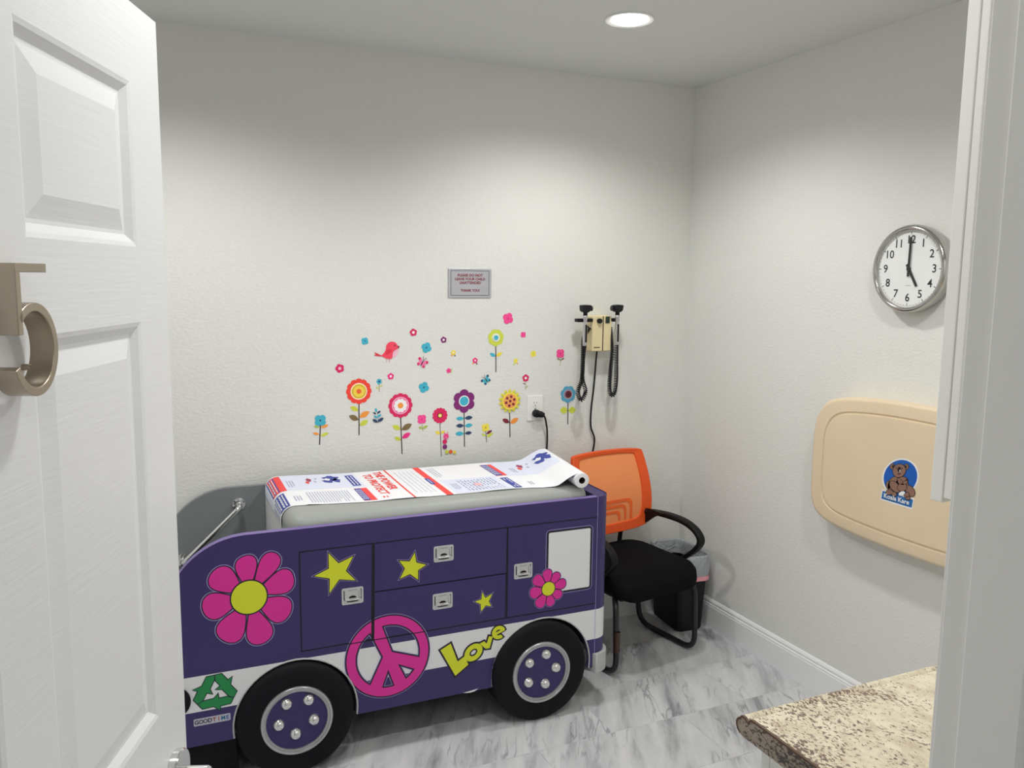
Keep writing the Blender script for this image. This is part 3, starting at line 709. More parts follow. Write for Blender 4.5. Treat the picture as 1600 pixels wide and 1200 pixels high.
# ------------------------------------------------------------------ roll of printed table paper lying on the cushion
paper = thing('paper_roll', 'roll of white table paper with red and blue print unrolled along the cushion', 'paper roll', (0, BUSY, 0), BYAW)
ZT = .8730
def vfront(u):
    k = [(.38, .172), (.5, .156), (.6, .138), (.7, .120), (1.0, .108), (1.3, .098), (1.40, .072), (1.5, .022), (1.6, .0)]
    for (a, p), (b_, q) in zip(k, k[1:]):
        if u <= b_: return p + (q - p) * max(0, (u - a)) / (b_ - a)
    return 0.0
PW, RR = .452, .029
base = [(.4105, z) for z in (.80, .812)] + [(.4105 + .047 - .047 * cos(radians(a)), ZT - .047 + .047 * sin(radians(a))) for a in range(0, 91, 10)]
base += [(u, ZT) for u in [.47 + .02 * k for k in range(45)]]
base += [(v.x, v.y) for v in [Vector((q[0], q[1])) for q in [tuple(p)[:2] for p in spline([(1.37, ZT, 0), (1.415, ZT + .006, 0), (1.452, ZT + .036, 0), (1.484, ZT + .0555, 0), (1.497, ZT + .0575, 0)], 5)]]]
SL = [0.0]
for i in range(1, len(base)): SL.append(SL[-1] + sqrt((base[i][0] - base[i - 1][0]) ** 2 + (base[i][1] - base[i - 1][1]) ** 2))
S0 = next(s for s, q in zip(SL, base) if q[0] >= .4699) - .47          # s - S0 equals u on the flat
def sheet(u, t, off=0.0):
    s = u + S0
    i = 0
    while i < len(SL) - 2 and SL[i + 1] < s: i += 1
    f = (s - SL[i]) / (SL[i + 1] - SL[i]); a, b_ = base[i], base[i + 1]
    x = a[0] + (b_[0] - a[0]) * f; z = a[1] + (b_[1] - a[1]) * f
    d = Vector((b_[0] - a[0], b_[1] - a[1])).normalized()
    x += -d.y * off; z += d.x * off
    sk = max(0.0, min(1.0, (x - 1.15) / .3)); 
    lift = .0025 * max(0, sin(x * 17)) * max(0, 1 - t / .08) if .5 < x < 1.3 else 0
    return (x + .12 * t * sk * sk, vfront(x) + t, z + lift)
def patch(b, u0, u1, t0, t1, m, off=.0006, shear=0.0):
    n = max(1, int((u1 - u0) / .012)); vs = []; fs = []; nt = max(1, int((t1 - t0) / .1))
    for i in range(n + 1):
        for j in range(nt + 1):
            u = u0 + (u1 - u0) * i / n; t = t0 + (t1 - t0) * j / nt; vs.append(sheet(u + shear * t, t, off))
    w = nt + 1
    for i in range(n):
        for j in range(nt): fs.append((i * w + j, (i + 1) * w + j, (i + 1) * w + j + 1, i * w + j + 1))
    b.add(vs, fs, m)
UMIN = -S0 + .0005; UMAX = SL[-1] - S0 - .0005
b = MB(); patch(b, UMIN, UMAX, 0, PW, M_PAPER, 0.0)
H2 = .205                               # boundary of the front and back print columns
patch(b, UMIN, .745, H2 + .012, PW - .004, M_PTINT, .0004); patch(b, 1.03, 1.255, .010, H2 + .01, M_PTINT, .0004); patch(b, 1.30, UMAX, H2, PW, M_PTINT, .0004)
def lab(u0, u1, t0, t1, lines=2, red=None):
    if red: patch(b, red[0], red[1], t0 - .004, t1 + .004, M_PRED, .0008)
    patch(b, u0, u1, t0, t1, M_PBLUE, .0011)
    w = (u1 - u0) / (lines * 2 + 1)
    for k in range(lines):
        a = u0 + w * (2 * k + 1); segs = 5; p = t0 + .012
        for q in range(segs):
            ln = (t1 - t0 - .024) / segs; patch(b, a + w * .15, a + w * .85, p + .002, p + ln - .003, M_WHITE, .0014); p += ln
def grey(u0, u1, t0, t1, rows, m=None, gap=.45):
    w = (u1 - u0) / rows
    for k in range(rows):
        e = t1 - random.uniform(0, .25) * (t1 - t0) * (1 if k % 3 == 2 else .2); patch(b, u0 + w * k, u0 + w * k + w * gap, t1 - (e - t0), t1, m or M_PGREY, .0008)
lab(.400, .436, .215, .435, 3, (.400, .461)); lab(.402, .444, .010, .185, 3)
for k in range(7): patch(b, UMIN + .006 + k * .010, UMIN + .0095 + k * .010, .02, .17, M_PBLUE if k % 2 else M_PGREY, .0009)
grey(.475, .505, .26, .36, 3); grey(.47, .50, .06, .13, 3)
grey(.520, .672, .020, .175, 16, gap=.3)
lab(.702, .733, .235, .405, 2); lab(.694, .718, .020, .190, 3, (.694, .741))
patch(b, .869, .876, 0, PW, M_PRED, .0008)
grey(.900, .985, .05, .40, 5, gap=.10)
patch(b, .990, 1.016, 0, PW, M_PRED, .0008); lab(.984, 1.001, .165, .26, 1)
grey(1.04, 1.075, .26, .42, 3, gap=.25); grey(1.05, 1.08, .06, .15, 3)
for k in range(11):
    u = 1.090 + k * .0135
    p = .03
    while p < .185:
        ln = random.uniform(.008, .03); patch(b, u, u + .0045, p, min(.19, p + ln), mat('slate_print', rgb(120, 124, 150, 1.2), .7), .0009); p += ln + random.uniform(.006, .014)
patch(b, 1.135, 1.165, .095, .125, mat('pale_red_print', rgb(226, 170, 178, 1.2), .7), .0010)
lab(1.262, 1.290, .215, .405, 3, (1.262, 1.306)); lab(1.262, 1.292, .012, .175, 2)
grey(1.345, 1.365, .25, .33, 2); grey(1.34, 1.36, .05, .10, 2)
for u, t in ((.60, .30), (1.43, .29)):     # loose colour blots of the printed picture
    for du, dt, ru, rt, m in ((.045, .075, .030, .036, M_PBLUE), (.028, .030, .020, .026, M_PBLUE), (.060, .035, .014, .030, M_PBLUE), (.028, .055, .012, .018, M_PAPER), (-.040, .060, .010, .026, mat('plum_print', rgb(150, 60, 90, 1.2), .7)), (-.050, .020, .007, .018, M_PRED), (-.012, .075, .004, .01, M_PGREY), (-.02, .03, .004, .014, M_PGREY)):
        c = [sheet(u + du + ru * cos(2 * pi * k / 14) * (1 + .25 * sin(k * 2.3)), t + dt + rt * sin(2 * pi * k / 14) * (1 + .2 * cos(k * 1.7)), .0012 if m != M_PAPER else .0016) for k in range(14)]
        b.add(c, [tuple(range(14))], m)
# the big red words read from the back edge to the front edge
for word, u, t, sz in (('THE POWER', .832, .285, .046), ('TO PROTECT', .785, .240, .046)):
    vs, fs = text2d(word, sz, bold=.025, xs=1.0)
    w = max(x for x, y in vs) - min(x for x, y in vs); kx = (.29 if word[1] == 'H' else .315) / w
    b.add([sheet(u + y, t - x * kx, .0012) for x, y in vs], fs, M_PRED)
for k in range(2): patch(b, .768 + k * .012, .774 + k * .012, .035, .055, M_PRED, .001)
b.build('paper_sheet', paper, smooth=True, angle=60, recalc=False)
A0 = Vector((1.497, .020, ZT + RR)); A1 = Vector((1.552, .476, ZT + RR)); AX = (A1 - A0).normalized(); AS = Vector((0, 0, 1)).cross(AX).normalized()
b = MB(); fr = lambda x, y, h: tuple(A0 + AX * h + AS * x + Vector((0, 0, 1)) * y)
LEN = (A1 - A0).length
b.lathe([(.0125, 0), (RR - .0015, 0), (RR, .0015), (RR, LEN - .0015), (RR - .0015, LEN), (.0125, LEN)], fr, M_PAPER, 40)
ro = b.build('roll', paper, smooth=True, angle=50)
b = MB(); b.lathe([(.0125, .0005), (.0125, LEN - .0005)], fr, mat('cardboard', rgb(70, 52, 44), .8), 24); b.lathe([(0, .05), (.0124, .05)], fr, M_GAP, 20); b.build('core', ro)
b = MB()
for h0, h1 in ((.02, .17), (.22, .40)):
    vs = []; n = 6
    for k in range(n + 1):
        a = radians(62 - 46 * k / n); vs += [fr((RR + .0008) * cos(a), (RR + .0008) * sin(a), h0), fr((RR + .0008) * cos(a), (RR + .0008) * sin(a), h1)]
    b.add(vs, [(2 * k, 2 * k + 1, 2 * k + 3, 2 * k + 2) for k in range(n)], M_PBLUE)
b.build('printed_band', ro, recalc=False)

# ------------------------------------------------------------------ wall decals
PAL = {k: mat('decal_' + k, rgb(*c, 1.3), .6) for k, c in dict(teal=(54, 160, 182), navy=(38, 58, 92), red=(222, 60, 44), gold=(238, 190, 66), dorange=(214, 92, 44), crimson=(196, 24, 84), pinkpale=(240, 170, 190),
       pink=(232, 66, 134), magenta=(214, 40, 120), purple=(112, 28, 100), lime=(186, 196, 66), green=(150, 170, 70), yellow=(226, 196, 60), orange=(222, 140, 56), brown=(112, 96, 60),
       maroon=(112, 28, 46), steel=(76, 146, 176), darkred=(80, 12, 34), white=(236, 234, 226), stem=(34, 22, 24), sun=(238, 202, 70), tan=(226, 150, 84), coral=(222, 62, 84), coral2=(202, 42, 66), blossom=(236, 110, 156), olive=(140, 120, 50)).items()}
def W(x, z, w=0): return (x, -w, z)
def lobes(r, n, depth, p=.6, rot=0.0, pts=120):
    return [(r * (1 - depth + depth * abs(cos(n * (a - rot) / 2)) ** p) * cos(a), r * (1 - depth + depth * abs(cos(n * (a - rot) / 2)) ** p) * sin(a)) for a in [2 * pi * k / pts for k in range(pts)]]
def at(pts, x, z): return [(p[0] + x, p[1] + z) for p in pts]
def leafshape(x, z, sx, sz, size, side, tilt=.45):
    """pointed leaf from the stem (sx) out to beyond (x, z)"""
    tx, tz = x + (x - sx) * .75, z + abs(x - sx) * tilt
    bx, bz = sx, z - abs(x - sx) * tilt
    d = Vector((tx - bx, tz - bz)); p = Vector((-d.y, d.x)).normalized() * size
    out = []
    for k in range(9): t = k / 8; out.append((bx + d.x * t + p.x * sin(pi * t) ** .8, bz + d.y * t + p.y * sin(pi * t) ** .8))
    for k in range(7, 0, -1): t = k / 8; out.append((bx + d.x * t - p.x * sin(pi * t) ** .8, bz + d.y * t - p.y * sin(pi * t) ** .8))
    return out
DGROUP = 'flower and animal decals on the back wall'
def flower(name, key, label, head, stem_w=.0042, leaf_k=1.18, tilt=.45, vein=True, dots=()):
    (cx, cz), r, (ex, ez), leaves = DEC[key]
    t = thing(name, label, 'wall decal', (cx, D, cz), 0, DGROUP)
    b = MB(); a = Vector((0, -r * .8)); e = Vector((ex, ez)); p = Vector((stem_w / 2, 0))
    b.add([W(a.x - p.x, a.y, .0010), W(e.x - p.x, e.y, .0010), W(e.x + p.x, e.y, .0010), W(a.x + p.x, a.y, .0010)], [(0, 1, 2, 3)], PAL['stem'] if stem_w > .0022 else PAL['olive']); b.build('stem', t, recalc=False)
    for i, (lx, lz, c, s) in enumerate(leaves):
        b = MB(); sx = ex * (lz / ez) + s * stem_w * .5
        sh = leafshape(lx, lz, sx, 0, abs(lx - sx) * .42 * leaf_k, s, tilt)
        b.poly(sh, W, .0012, PAL[c])
        if vein and r > .03:
            dark = {'lime': 'brown', 'orange': 'dorange', 'brown': 'stem', 'magenta': 'crimson', 'teal': 'navy', 'navy': 'stem', 'yellow': 'orange', 'maroon': 'stem', 'green': 'brown'}[c]
            tip, bs = sh[8], sh[0]; d = Vector((tip[0] - bs[0], tip[1] - bs[1])); q = Vector((-d.y, d.x)).normalized() * .0006
            b.add([W(bs[0] - q.x, bs[1] - q.y, .0014), W(bs[0] + d.x * .8, bs[1] + d.y * .8, .0014), W(bs[0] + q.x, bs[1] + q.y, .0014)], [(0, 1, 2)], PAL[dark])
            if i in dots:
                for k in range(5):
                    u = .25 + .13 * k; n = Vector((-d.y, d.x)).normalized() * (.0028 if k % 2 else -.0028)
                    b.poly(at(circ(0, 0, .0013, 8), bs[0] + d.x * u + n.x, bs[1] + d.y * u + n.y), W, .0015, PAL['sun'])
        b.build('leaf', t, recalc=False)
    b = MB()
    for k, item in enumerate(head(r)): b.poly(item[0], W, .0014 + .0002 * k, PAL[item[1]])
    b.build('flower_head', t, recalc=False)
    return t
C_ = lambda r, n=32: circ(0, 0, r, n)
def seeds(r, n, k, c): return [(at(C_(k, 10), r * cos(2 * pi * i / n + .3), r * sin(2 * pi * i / n + .3)), c) for i in range(n)]
quad = lambda c, d, rot=0: (lambda r: [(lobes(r, 4, .34, .5, radians(45 + rot)), c), (lobes(r * .93, 4, .34, .5, radians(45 + rot)), c), (C_(r * .15, 12), d)])
flower('flower_wall_art', 'teal_left', 'teal four-petal flower decal on a dark stem, leftmost of the wall flowers', quad('teal', 'navy'), leaf_k=.8, tilt=.25)
flower('flower_wall_art', 'red', 'tall red scalloped flower decal with gold round centre and four leaves', lambda r: [(lobes(r, 12, .10, .6), 'red'), (C_(r * .65), 'white'), (C_(r * .60), 'gold'), (C_(r * .50), 'olive'), (C_(r * .46), 'gold'), (C_(r * .19), 'dorange')], dots=(0,))
flower('flower_wall_art', 'crimson', 'tall crimson scalloped flower decal with white blossom ring and orange centre', lambda r: [(lobes(r, 12, .10, .6), 'crimson'), (C_(r * .70), 'pinkpale'), (C_(r * .64), 'blossom'), (lobes(r * .56, 10, .16, .6), 'white'), (C_(r * .23), 'orange')], dots=(0,))
flower('flower_wall_art', 'daisy', 'dark crimson daisy decal with small cream centre on a thin stem', lambda r: [(lobes(r, 13, .16, .5), 'crimson'), (C_(r * .34), 'darkred'), (C_(r * .24), 'sun'), (C_(r * .1, 12), 'white')], stem_w=.0026, leaf_k=1.25, vein=False)
flower('flower_wall_art', 'purple', 'large purple six-petal flower decal with teal centre and six paired leaves', lambda r: [(lobes(r, 6, .22, .6, radians(90)), 'purple'), (C_(r * .47), 'white'), (C_(r * .385), 'teal')], tilt=.05, leaf_k=1.0, vein=False)
flower('flower_wall_art', 'limeflower', 'lime yellow flower decal with white dotted ring and teal centre', lambda r: [(lobes(r, 7, .14, .6, .2), 'lime'), (C_(r * .50), 'white'), (C_(r * .42), 'lime')] + seeds(r * .42, 16, r * .05, 'white') + [(C_(r * .38), 'white'), (C_(r * .29), 'teal')], vein=False)
def sunhead(r):
    out = []
    for i in range(14):
        a = 2 * pi * i / 14 + pi / 2; out.append((circ(.80 * r * cos(a), .80 * r * sin(a), .20 * r, 20, .135 * r, rot=a), 'sun'))
    for i in range(14):
        a = 2 * pi * i / 14 + pi / 2; out.append((circ(.84 * r * cos(a), .84 * r * sin(a), .10 * r, 14, .06 * r, rot=a), 'lime'))
    out += [(C_(r * .74), 'sun'), (C_(r * .60), 'tan'), (C_(r * .12, 16), 'maroon')]
    return out + seeds(r * .38, 6, r * .12, 'maroon')
flower('flower_wall_art', 'sunflower', 'yellow sunflower decal with maroon seeds, a maroon leaf and an orange leaf', sunhead)
flower('flower_wall_art', 'bluedark', 'steel blue flower decal with dark red centre beside the coiled cord', lambda r: [(lobes(r, 7, .16, .6, .2), 'steel'), (C_(r * .56), 'pinkpale'), (C_(r * .52), 'darkred')] + seeds(r * .44, 18, r * .04, 'white') + [(C_(r * .28), 'maroon'), (C_(r * .16, 16), 'stem')], leaf_k=1.7, tilt=.1, vein=True)
flower('flower_wall_art', 'yellowsmall', 'small yellow four-petal flower decal with a maroon leaf', quad('sun', 'maroon', 10), stem_w=.0024, leaf_k=.85, vein=False)
flower('flower_wall_art', 'pinkmid', 'small pink four-petal flower decal on a short stem beside the tall crimson flower', quad('pink', 'crimson'), stem_w=.0020, vein=False)
flower('flower_wall_art', 'pinkright', 'small pink four-petal flower decal on a short stem left of the diagnostic set', quad('pink', 'crimson'), stem_w=.0018, vein=False, leaf_k=.6)
five = lambda c, d, rot=0: (lambda r: [(lobes(r, 5, .26, .5, radians(90 + rot)), c), (C_(r * .36, 16), d)])
flower('flower_wall_art', 'crimsonsmall', 'tiny crimson five-petal flower decal on a thin stem above the outlet', five('crimson', 'white'), stem_w=.0018, vein=False, leaf_k=.7)
flower('flower_wall_art', 'tealtiny', 'tiny teal flower decal on a thin stem beside the tall red flower', five('teal', 'navy', 20), stem_w=.0020, vein=False, leaf_k=.8)
def bloom(name, key, label, shapes):
    (cx, cz), r = DEC[key]
    b = MB()
    for k, (pts, c) in enumerate(shapes(r)): b.poly(pts, W, .0012 + .0002 * k, PAL[c])
    return tag(b.build(name, recalc=False, loc=(cx, D, cz)), label, 'wall decal', DGROUP)
bloom('blossom_wall_art', 'b_crimson', 'loose crimson five-petal blossom decal above the pink butterfly', five('crimson', 'white', 8))
bloom('blossom_wall_art', 'b_purple', 'loose dark purple five-petal blossom decal with white centre', five('purple', 'white', 10))
bloom('blossom_wall_art', 'b_teal_top', 'loose teal blossom decal to the left of the red bird', quad('teal', 'navy', 10))
bloom('blossom_wall_art', 'b_teal_bird', 'loose teal blossom decal between the red bird and the lime flower', quad('teal', 'navy', 20))
bloom('blossom_wall_art', 'b_teal_low', 'loose teal blossom decal below the pink butterfly', quad('teal', 'navy', 24))
bloom('blossom_wall_art', 'b_magenta_left', 'loose magenta blossom decal above and left of the tall red flower', five('crimson', 'pinkpale', 20))
bloom('blossom_wall_art', 'b_pink_mid', 'loose pink five-petal blossom decal beneath the red bird', five('magenta', 'white', 0))
bloom('blossom_wall_art', 'b_pink_top', 'large loose pink four-petal blossom decal, topmost of the wall decals', quad('pink', 'crimson', 15))
bloom('blossom_wall_art', 'b_pink_right', 'small loose pink square blossom decal right of the lime flower', quad('pink', 'crimson', 0))
sprig = lambda c, d, s: (lambda r: [([(-r * 1.0, -r * .9), (-r * .1, -r * .2), (-r * .5, -r * 1.2)], 'orange'), ([(r * .9, -r * 1.1), (r * .1, -r * .2), (r * .4, -r * 1.3)], s), (lobes(r * .85, 5, .25, .5, .4), c), (C_(r * .28, 12), d)])
bloom('blossom_wall_art', 'b_yellow_left', 'small yellow blossom decal with orange leaves right of the pink butterfly', sprig('yellow', 'white', 'brown'))
bloom('blossom_wall_art', 'b_pink_leaf', 'tiny pink blossom decal with a green leaf above the purple flower', lambda r: [([(r * .4, 0), (r * 1.6, r * .8), (r * 1.1, -r * .1), (r * 1.3, -r * .9)], 'green'), (lobes(r * .95, 5, .25, .5, .4), 'pink'), (C_(r * .25, 12), 'crimson')])
bloom('blossom_wall_art', 'b_magenta_mid', 'small magenta blossom decal with brown leaves left of the lime flower', sprig('magenta', 'white', 'brown'))
bloom('blossom_wall_art', 'b_yellow_right', 'loose yellow blossom decal left of the pink stemmed flower', five('sun', 'lime', 15))
bloom('blossom_wall_art', 'b_yellow_low', 'tiny yellow blossom decal with two leaves below and right of the lime flower', lambda r: [([(0, 0), (-r * 1.2, -r * 1.7), (-r * .4, -r * 1.5)], 'lime'), ([(0, 0), (r * .9, -r * 1.6), (r * 1.1, -r * 1.2)], 'orange'), (lobes(r * .9, 5, .25, .5, .3), 'sun'), (C_(r * .2, 10), 'lime')])
def bird(r):
    k = r / 100
    f = lambda L: [((x - 640) * k, (335 - y) * k) for x, y in L]
    body = smooth_poly(f([(575, 375), (600, 355), (614, 330), (615, 300), (632, 276), (660, 268), (690, 274), (706, 296), (716, 318), (700, 330), (672, 345), (666, 375), (664, 404), (635, 404), (600, 395)]), 2)
    return [(f([(617, 400), (620, 400), (620, 430), (617, 430)]), 'coral2'), (f([(638, 400), (641, 400), (641, 430), (638, 430)]), 'coral2'), (smooth_poly(f([(666, 400), (664, 365), (680, 342), (712, 326), (716, 345), (700, 380)]), 2), 'pinkpale'),
            (f([(600, 384), (560, 366), (528, 350), (522, 356), (538, 364), (520, 370), (526, 376), (560, 380)]), 'coral2'), (body, 'coral'), (smooth_poly(f([(608, 372), (612, 345), (630, 326), (658, 330), (655, 355), (630, 368)]), 2), 'coral2'),
            (f([(706, 304), (724, 306), (714, 326)]), 'maroon'), (at(C_(5 * k, 10), 44 * k, 36 * k), 'darkred')]
bloom('bird_wall_art', 'bird', 'red songbird decal on the back wall', bird)
def fly(rot, wing, spot):
    def s(r):
        c, n = cos(rot), sin(rot); T = lambda L: [((x * c - y * n) * r, (x * n + y * c) * r) for x, y in L]
        out = []
        for sx in (-1, 1):
            out.append((T(smooth_poly([(0, .12), (sx * .35, .62), (sx * .85, .62), (sx * .88, .25), (sx * .3, -.05)], 2)), wing)); out.append((T(smooth_poly([(0, .05), (sx * .6, 0), (sx * .72, -.45), (sx * .42, -.68), (0, -.25)], 2)), wing))
            out.append((T(circ(sx * .66, .42, .2, 14)), spot)); out.append((T(circ(sx * .46, -.40, .17, 14)), spot))
            out.append((T([(0, .5), (sx * .28, .98), (sx * .34, .96), (.02 * sx, .44)]), 'stem'))
        out.append((T(circ(0, 0, .07, 14, .55)), 'stem')); return out
    return s
bloom('butterfly_wall_art', 'fly_pink', 'pink butterfly decal with crimson wing spots', fly(radians(-28), 'blossom', 'crimson'))
bloom('butterfly_wall_art', 'fly_teal', 'teal butterfly decal with dark wing spots above the purple flower', fly(radians(38), 'teal', 'navy'))
def cat(r):
    S = DEC['catseg']; cols = ['pink', 'crimson', 'purple', 'lime', 'dorange', 'yellow']; rr = [.0125, .0105, .0105, .0085, .0085, .0075]; out = []
    for (x, z), c, q in list(zip(S, cols, rr))[::-1]:
        if z < -.03:
            for s in (-1, 1): out.append((at([(-.0012, 0), (.0012, 0), (.0012, -.0125), (-.0012, -.0125)], x + s * .004, z), 'brown'))
        out.append((at(C_(q, 20), x, z), c))
    x, z = S[0]
    for s in (-1, 1): out.append(([(x + s * .004, z + .008), (x + s * .0085, z + .021), (x + s * .0105, z + .0205), (x + s * .0065, z + .007)], 'crimson')); out.append((at(C_(.0018, 8), x + s * .0042, z + .002), 'crimson'))
    out.append((at(C_(.0045, 12, ), x, z - .005), 'blossom'))
    return out
bloom('caterpillar_wall_art', 'cat', 'rainbow caterpillar decal climbing the thin daisy stem', cat)
def fern(r):
    k = r / 60; f = lambda x, y: ((x - 550) * k, (850 - y) * k); out = [([f(545, 800), f(556, 905), f(552, 905)], 'navy')]
    for x, y, a, s, c in [(537, 803, 95, 16, 'teal'), (560, 820, 35, 15, 'navy'), (526, 827, 150, 13, 'navy'), (563, 848, 35, 18, 'teal'), (533, 855, 145, 16, 'teal'), (573, 880, 30, 24, 'navy'), (529, 886, 150, 22, 'navy')]:
        c0 = f(x, y); out.append((circ(c0[0], c0[1], s * k, 18, s * .52 * k, rot=radians(a)), c))
    return out
bloom('fern_wall_art', 'fern', 'small navy and teal leaf sprig decal between the two tallest flowers', fern)

# ------------------------------------------------------------------ sign, outlet, plug
sx, sz = 1.3058, 1.6340
sign = thing('wall_sign', 'silver metal notice plate with dark red lettering on the back wall', 'sign', (sx, D, sz))
M_PLATE = mat('brushed_aluminium', rgb(186, 186, 194, 1.1), .38, .55, var=.03)
b = MB(); b.prism(rrect(-.0990, .0990, -.0625, .0625, .003, 3), W, .0004, .0055, M_PLATE); b.build('plate', sign, bevel=.0008)
b = MB(); b.ring(rrect(-.0885, .0885, -.0535, .0535, .001, 2), rrect(-.0868, .0868, -.0518, .0518, .001, 2), W, .0060, M_BLACK); b.build('border_line', sign, recalc=False)
M_TXT = mat('dark_red_ink', rgb(132, 36, 58), .6)
for s, z, w in (('PLEASE DO NOT', .0325, .1155), ('LEAVE YOUR CHILD', .0165, .1390), ('UNATTENDED', .0005, .0990), ('THANK YOU!', -.0320, .0880)):
    vs, fs = text2d(s, .0150, bold=.030); ww = max(p[0] for p in vs) - min(p[0] for p in vs); k = w / ww
    b = MB(); b.add([W(x * k, z + y, .0062) for x, y in vs], fs, M_TXT); b.build('text_line', sign, recalc=False)
ox, oz = 1.6255, 1.0705
outlet = thing('wall_outlet', 'white duplex outlet plate low on the back wall', 'outlet', (ox, D, oz))
M_PLAST = mat('white_plastic', (.84, .84, .82, 1), .35)
b = MB(); b.prism(rrect(-.0400, .0400, -.0580, .0580, .004, 4), W, .0003, .0060, M_PLAST); b.build('cover_plate', outlet, bevel=.002, seg=2, smooth=True)
for dz in (.0225, -.0225):
    b = MB(); b.prism([(x, max(-.0135, min(.0135, z))) for x, z in circ(0, 0, .0172, 40)], lambda x, z, w, dz=dz: W(x, z + dz, w), .0060, .0078, M_PLAST)
    for px_, h in ((-.0063, .0085), (.0063, .0068)): b.add([W(px_ - .0011, dz + .003 - h / 2, .0080), W(px_ + .0011, dz + .003 - h / 2, .0080), W(px_ + .0011, dz + .003 + h / 2, .0080), W(px_ - .0011, dz + .003 + h / 2, .0080)], [(0, 1, 2, 3)], M_BLACK)
    b.poly(circ(0, dz - .0085, .0024, 12), W, .0080, M_BLACK); b.build('receptacle', outlet, recalc=False)
b = MB(); b.lathe([(0, .0088), (.0030, .0082), (.0032, .0058)], lambda x, y, h: W(x, y, h), M_STEEL, 14); b.build('screw', outlet)
plug = thing('power_plug', 'black power plug with its black cord hanging in the white outlet', 'plug', (ox, D, oz - .0225))
b = MB(); b.lathe([(.0001, .0082), (.0165, .0082), (.0180, .012), (.0180, .024), (.0160, .030), (.0125, .033), (0, .034)], lambda x, y, h: W(x, y, h), M_BLACK, 28)
b.tube([(.002, -.022, -.001), (.020, -.026, -.004), (.033, -.026, -.009)], [.0150, .0150, .0115], M_BLACK, 18); b.build('plug_body', plug, smooth=True, angle=45)
b = MB(); b.tube(spline([(.030, -.026, -.008), (.040, -.0255, -.018), (.0500, -.022, -.050), (.0570, -.018, -.085), (.0600, -.014, -.140), (.0575, -.012, -.200), (.052, -.010, -.30), (.050, -.007, -.42)], 7), .0042, M_BLACK, 10); b.build('cord', plug, smooth=True)

# ------------------------------------------------------------------ wall-mounted diagnostic set
tx, tz = 1.9275, 1.4085
dia = thing('diagnostic_set', 'beige wall transformer with two black otoscope handles on coiled cords', 'medical instrument', (tx, D, tz))
b = MB(); b.prism(rrect(-.0515, .0515, -.0805, .0805, .006, 4), W, .0004, .072, M_BEIGE2)
b.prism(rrect(-.0600, .0600, -.0700, .0820, .006, 4), W, .0002, .020, M_BEIGE2); body = b.build('housing', dia, bevel=.004, seg=3, smooth=True, angle=50)
b = MB(); b.box(.0035, .0075, -.0735, -.070, -.0785, .0800, M_BLACK); b.box(-.040, -.010, -.0732, -.070, -.0640, -.0605, M_BLACK); b.build('dark_groove', dia)
b = MB(); b.lathe([(.0115, .072), (.0115, .084), (.0095, .087), (0, .087)], lambda x, y, h: W(-.0165 + x, .0590 + y, h), M_BLACK, 24); b.build('knob', dia, smooth=True, angle=40)
b = MB(); b.prism(rrect(.0175, .0390, .0480, .0790, .002, 3), W, .072, .0755, mat('dark_green_switch', rgb(24, 52, 40), .4)); b.build('power_switch', dia, bevel=.001)
def coil(path, r, turns, wire, m):
    P = [Vector(p) for p in path]; S = [0.0]
    for i in range(1, len(P)): S.append(S[-1] + (P[i] - P[i - 1]).length)
    out = []; n = turns * 9; i = 0
    for k in range(n + 1):
        s = S[-1] * k / n
        while i < len(S) - 2 and S[i + 1] < s: i += 1
        f = (s - S[i]) / (S[i + 1] - S[i]); c = P[i].lerp(P[i + 1], f); t = (P[i + 1] - P[i]).normalized()
        n1 = t.cross(Vector((0, 1, 0))).normalized(); n2 = t.cross(n1); a = 2 * pi * turns * k / n
        out.append(c + (n1 * cos(a) + n2 * sin(a)) * r)
    b = MB(); b.tube(out, wire, m, 6); return b
